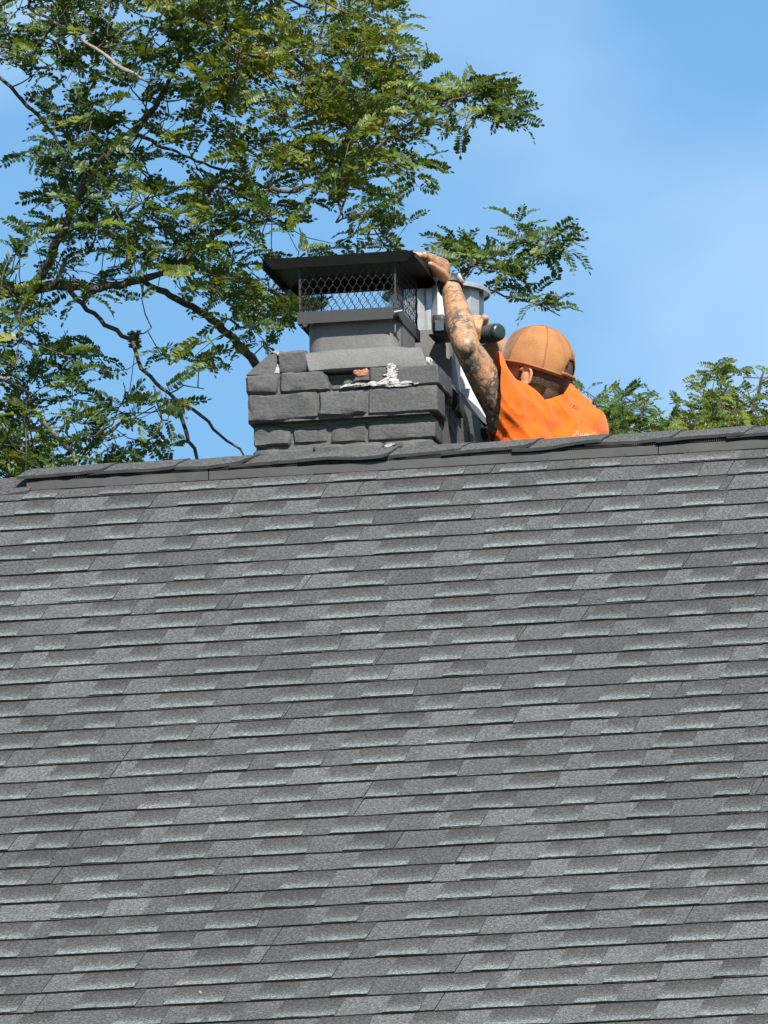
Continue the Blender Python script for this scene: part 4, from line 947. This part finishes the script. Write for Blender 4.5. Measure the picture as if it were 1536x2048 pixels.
BR = [('bark', (.1, .0), [(-420, 5200, 120), (-330, 2600, 95), (-260, 1300, 60), (-210, 850, 38), (-160, 640, 19)]),
      ('bark', (0, .1), [(-160, 640, 18), (0, 588, 13), (80, 575, 12), (130, 570, 11), (200, 577, 8), (285, 560, 8), (345, 535, 5), (420, 480, 4), (540, 380, 4)]),
      ('bark', (.3, .1), [(-260, 1300, 40), (200, 1150, 26), (600, 900, 15), (520, 740, 10), (465, 675, 9), (410, 630, 8), (340, 592, 7), (285, 560, 6)]),
      ('bark', (.0, -.1), [(60, 580, 10), (100, 520, 10), (135, 440, 8), (150, 400, 8), (190, 340, 7), (235, 285, 8), (265, 262, 8), (310, 215, 6), (350, 140, 5), (400, 40, 4), (430, -120, 4)]),
      ('bark', (.0, .0), [(112, 570, 4), (120, 540, 3.5), (128, 525, 2.5)]), ('bark', (0, 0), [(130, 530, 1.6), (158, 548, 1)]),
      ('bark', (.1, .0), [(-120, 90, 4), (0, 155, 3.5), (45, 200, 4), (90, 245, 4.2), (135, 310, 3), (170, 365, 2.4)]),
      ('bark_pale', (-.3, -.4), [(60, 20, 3), (150, 70, 3), (205, 110, 4), (250, 140, 4.2), (300, 165, 2)]),
      ('bark', (-.1, -.2), [(130, 575, 6), (165, 607, 5), (215, 650, 4.6), (262, 680, 5), (285, 735, 4.2), (312, 765, 4), (345, 793, 4), (362, 830, 4.5), (382, 880, 4), (400, 930, 3.5)]),
      ('bark', (-.2, -.2), [(345, 793, 3), (375, 808, 3.2), (405, 830, 3.8), (440, 870, 3), (490, 906, 2)]), ('bark', (-.2, -.2), [(338, 787, 1.6), (368, 770, 1.6), (410, 777, 1)]),
      ('bark', (-.2, -.2), [(262, 664, 2.2), (288, 666, 1.8), (304, 654, 1.3)]), ('bark', (-.2, -.2), [(308, 770, 2.2), (318, 815, 1.8), (325, 835, 1.4)]),
      ('bark_pale', (-.2, -.3), [(-120, 720, 5), (0, 750, 4), (30, 765, 4), (65, 785, 2)]), ('bark_pale', (-.2, -.2), [(80, 835, 4), (115, 870, 5), (150, 905, 6), (160, 1000, 7), (-100, 1150, 9)]),
      ('bark_pale', (0, 0), [(170, 900, 5), (195, 880, 5), (225, 862, 4), (250, 830, 2)]), ('bark', (-.2, 0), [(540, 378, 4.5), (580, 385, 4), (625, 372, 4), (690, 340, 3), (760, 290, 3), (860, 215, 2.4), (940, 190, 2), (1010, 195, 1.5), (1060, 235, 1)]),
      ('bark', (0, 0), [(600, 900, 10), (700, 760, 7), (800, 640, 5), (870, 570, 4), (950, 530, 3.5), (1030, 488, 3), (1080, 478, 2), (1140, 488, 1)]), ('bark', (0, 0), [(890, 560, 3), (960, 572, 2.2), (1010, 592, 2), (1048, 600, 2), (1080, 610, 1.6), (1120, 632, 1)]),
      ('bark', (-.2, -.3), [(690, 340, 3), (690, 400, 2.4), (672, 445, 2)]), ('bark', (-.3, -.3), [(672, 445, 2), (712, 427, 2.4), (735, 424, 2), (770, 400, 1.5)]), ('bark', (-.3, -.3), [(715, 458, 1.8), (745, 456, 2), (775, 462, 1.8), (790, 448, 1)]),
      ('bark_pale', (-.4, -.4), [(510, 112, 3), (580, 106, 2.2), (640, 80, 2)]), ('bark', (-.4, -.4), [(552, 130, 2), (590, 155, 1.6), (615, 172, 1)]), ('bark', (.1, .3), [(400, 40, 4), (520, 60, 4), (640, 150, 4), (740, 180, 3), (800, 140, 2)]),
      ('bark', (.1, .1), [(265, 262, 5), (340, 300, 3), (420, 330, 3), (540, 378, 4)])]
ST = [([(870, 212), (905, 192), (950, 178), (990, 185), (1020, 205), (1040, 235)], 24, 0), ([(950, 205), (1000, 225), (1030, 250)], 8, 0), ([(905, 485), (925, 505), (960, 530), (1000, 530)], 10, 0), ([(1030, 488), (1085, 478), (1110, 474), (1125, 486)], 9, 0), ([(1080, 480), (1110, 500), (1135, 505)], 5, 0),
      ([(1035, 452), (1038, 480)], 3, 0), ([(1020, 550), (1052, 580), (1075, 602), (1105, 622)], 12, 0), ([(320, 700), (350, 715), (395, 725)], 6, -.2), ([(640, 420), (670, 400), (690, 440)], 4, -.3), ([(300, 870), (340, 890), (345, 905)], 3, -.2)]
tree('honey_locust_tree', 'large honey locust spreading feathery branches over the left side behind the chimney', (-1.3674, 5.0, 12.04141), 655.5, 50, rows, BR, ST, (-3.1, 5.6, 0), .100, .36, 1.5, 11)
rA = {}; rB = {}
for y, sgrid in zip(range(738, 1038, 50), ['000000341', '024503653', '078448874', '074779954', '088888888', '088888888']):
    for i, ch in enumerate(sgrid): (rA if 1100 + i * 50 < 1325 else rB)[(1100 + i * 50, y)] = int(ch)
for y in range(750, 1000, 50):
    for x in range(1550, 1900, 50): rB[(x, y)] = 6
brA = [('bark', (0, 0), [(1230, 7000, 90), (1240, 1700, 40), (1235, 1150, 19)]), ('bark', (0, 0), [(1235, 1150, 17), (1230, 950, 8), (1215, 860, 4), (1190, 800, 2)]), ('bark', (0, .3), [(1230, 950, 6), (1275, 860, 3.5), (1295, 800, 2)])]
brB = [('bark', (0, 0), [(1480, 7000, 100), (1475, 1700, 44), (1475, 1150, 19)]), ('bark', (0, 0), [(1475, 1150, 17), (1480, 950, 9), (1498, 830, 5), (1515, 790, 4), (1530, 740, 2)]), ('bark', (0, 0), [(1485, 910, 5), (1470, 850, 4), (1445, 790, 3), (1440, 735, 1.5)]),
       ('bark', (0, .2), [(1480, 940, 6), (1420, 870, 4), (1370, 800, 2.5)]), ('bark', (0, 0), [(1498, 830, 3), (1520, 835, 2.5), (1560, 820, 2)])]
tree('honey_locust_tree', 'bushy treetop rising behind the ridge just right of the orange shirt', (-3.34692, 14, 14.33188), 538, 50, rA, brA, [([(1150, 775), (1170, 785), (1190, 800)], 5, 0)], (-1.95, 14.3, 0), .078, .35, 15, 21, 'treetops behind the ridge')
tree('honey_locust_tree', 'loose open treetop behind the ridge at the right edge of the photo', (-3.34692, 14, 14.33188), 538, 50, rB, brB, [([(1425, 745), (1450, 728), (1485, 740)], 5, 0)], (-1.5, 14.4, 0), .078, .35, 11, 22, 'treetops behind the ridge')
# pale flecks of debris on the shingles
for i, (x, t, lb) in enumerate([(.47493, 4.566, 'white fleck of debris low on the roof slope'), (-.0776, .632, 'tiny pale chip on the shingles below the chimney'), (-.718, .719, 'tiny pale chip on the shingles near the left edge below the ridge')]):
    M = roof_mat(x, t, .010); mb = rough_block((-.004, -.003, 0), (.004, .002, .004), .002, .002, .006, i); mb.v = [tuple(M @ Vector(v)) for v in mb.v]
    c = M.translation; o = thing('debris_chip', c, lb, 'debris'); mb.build('chip', 'white_mortar', o)
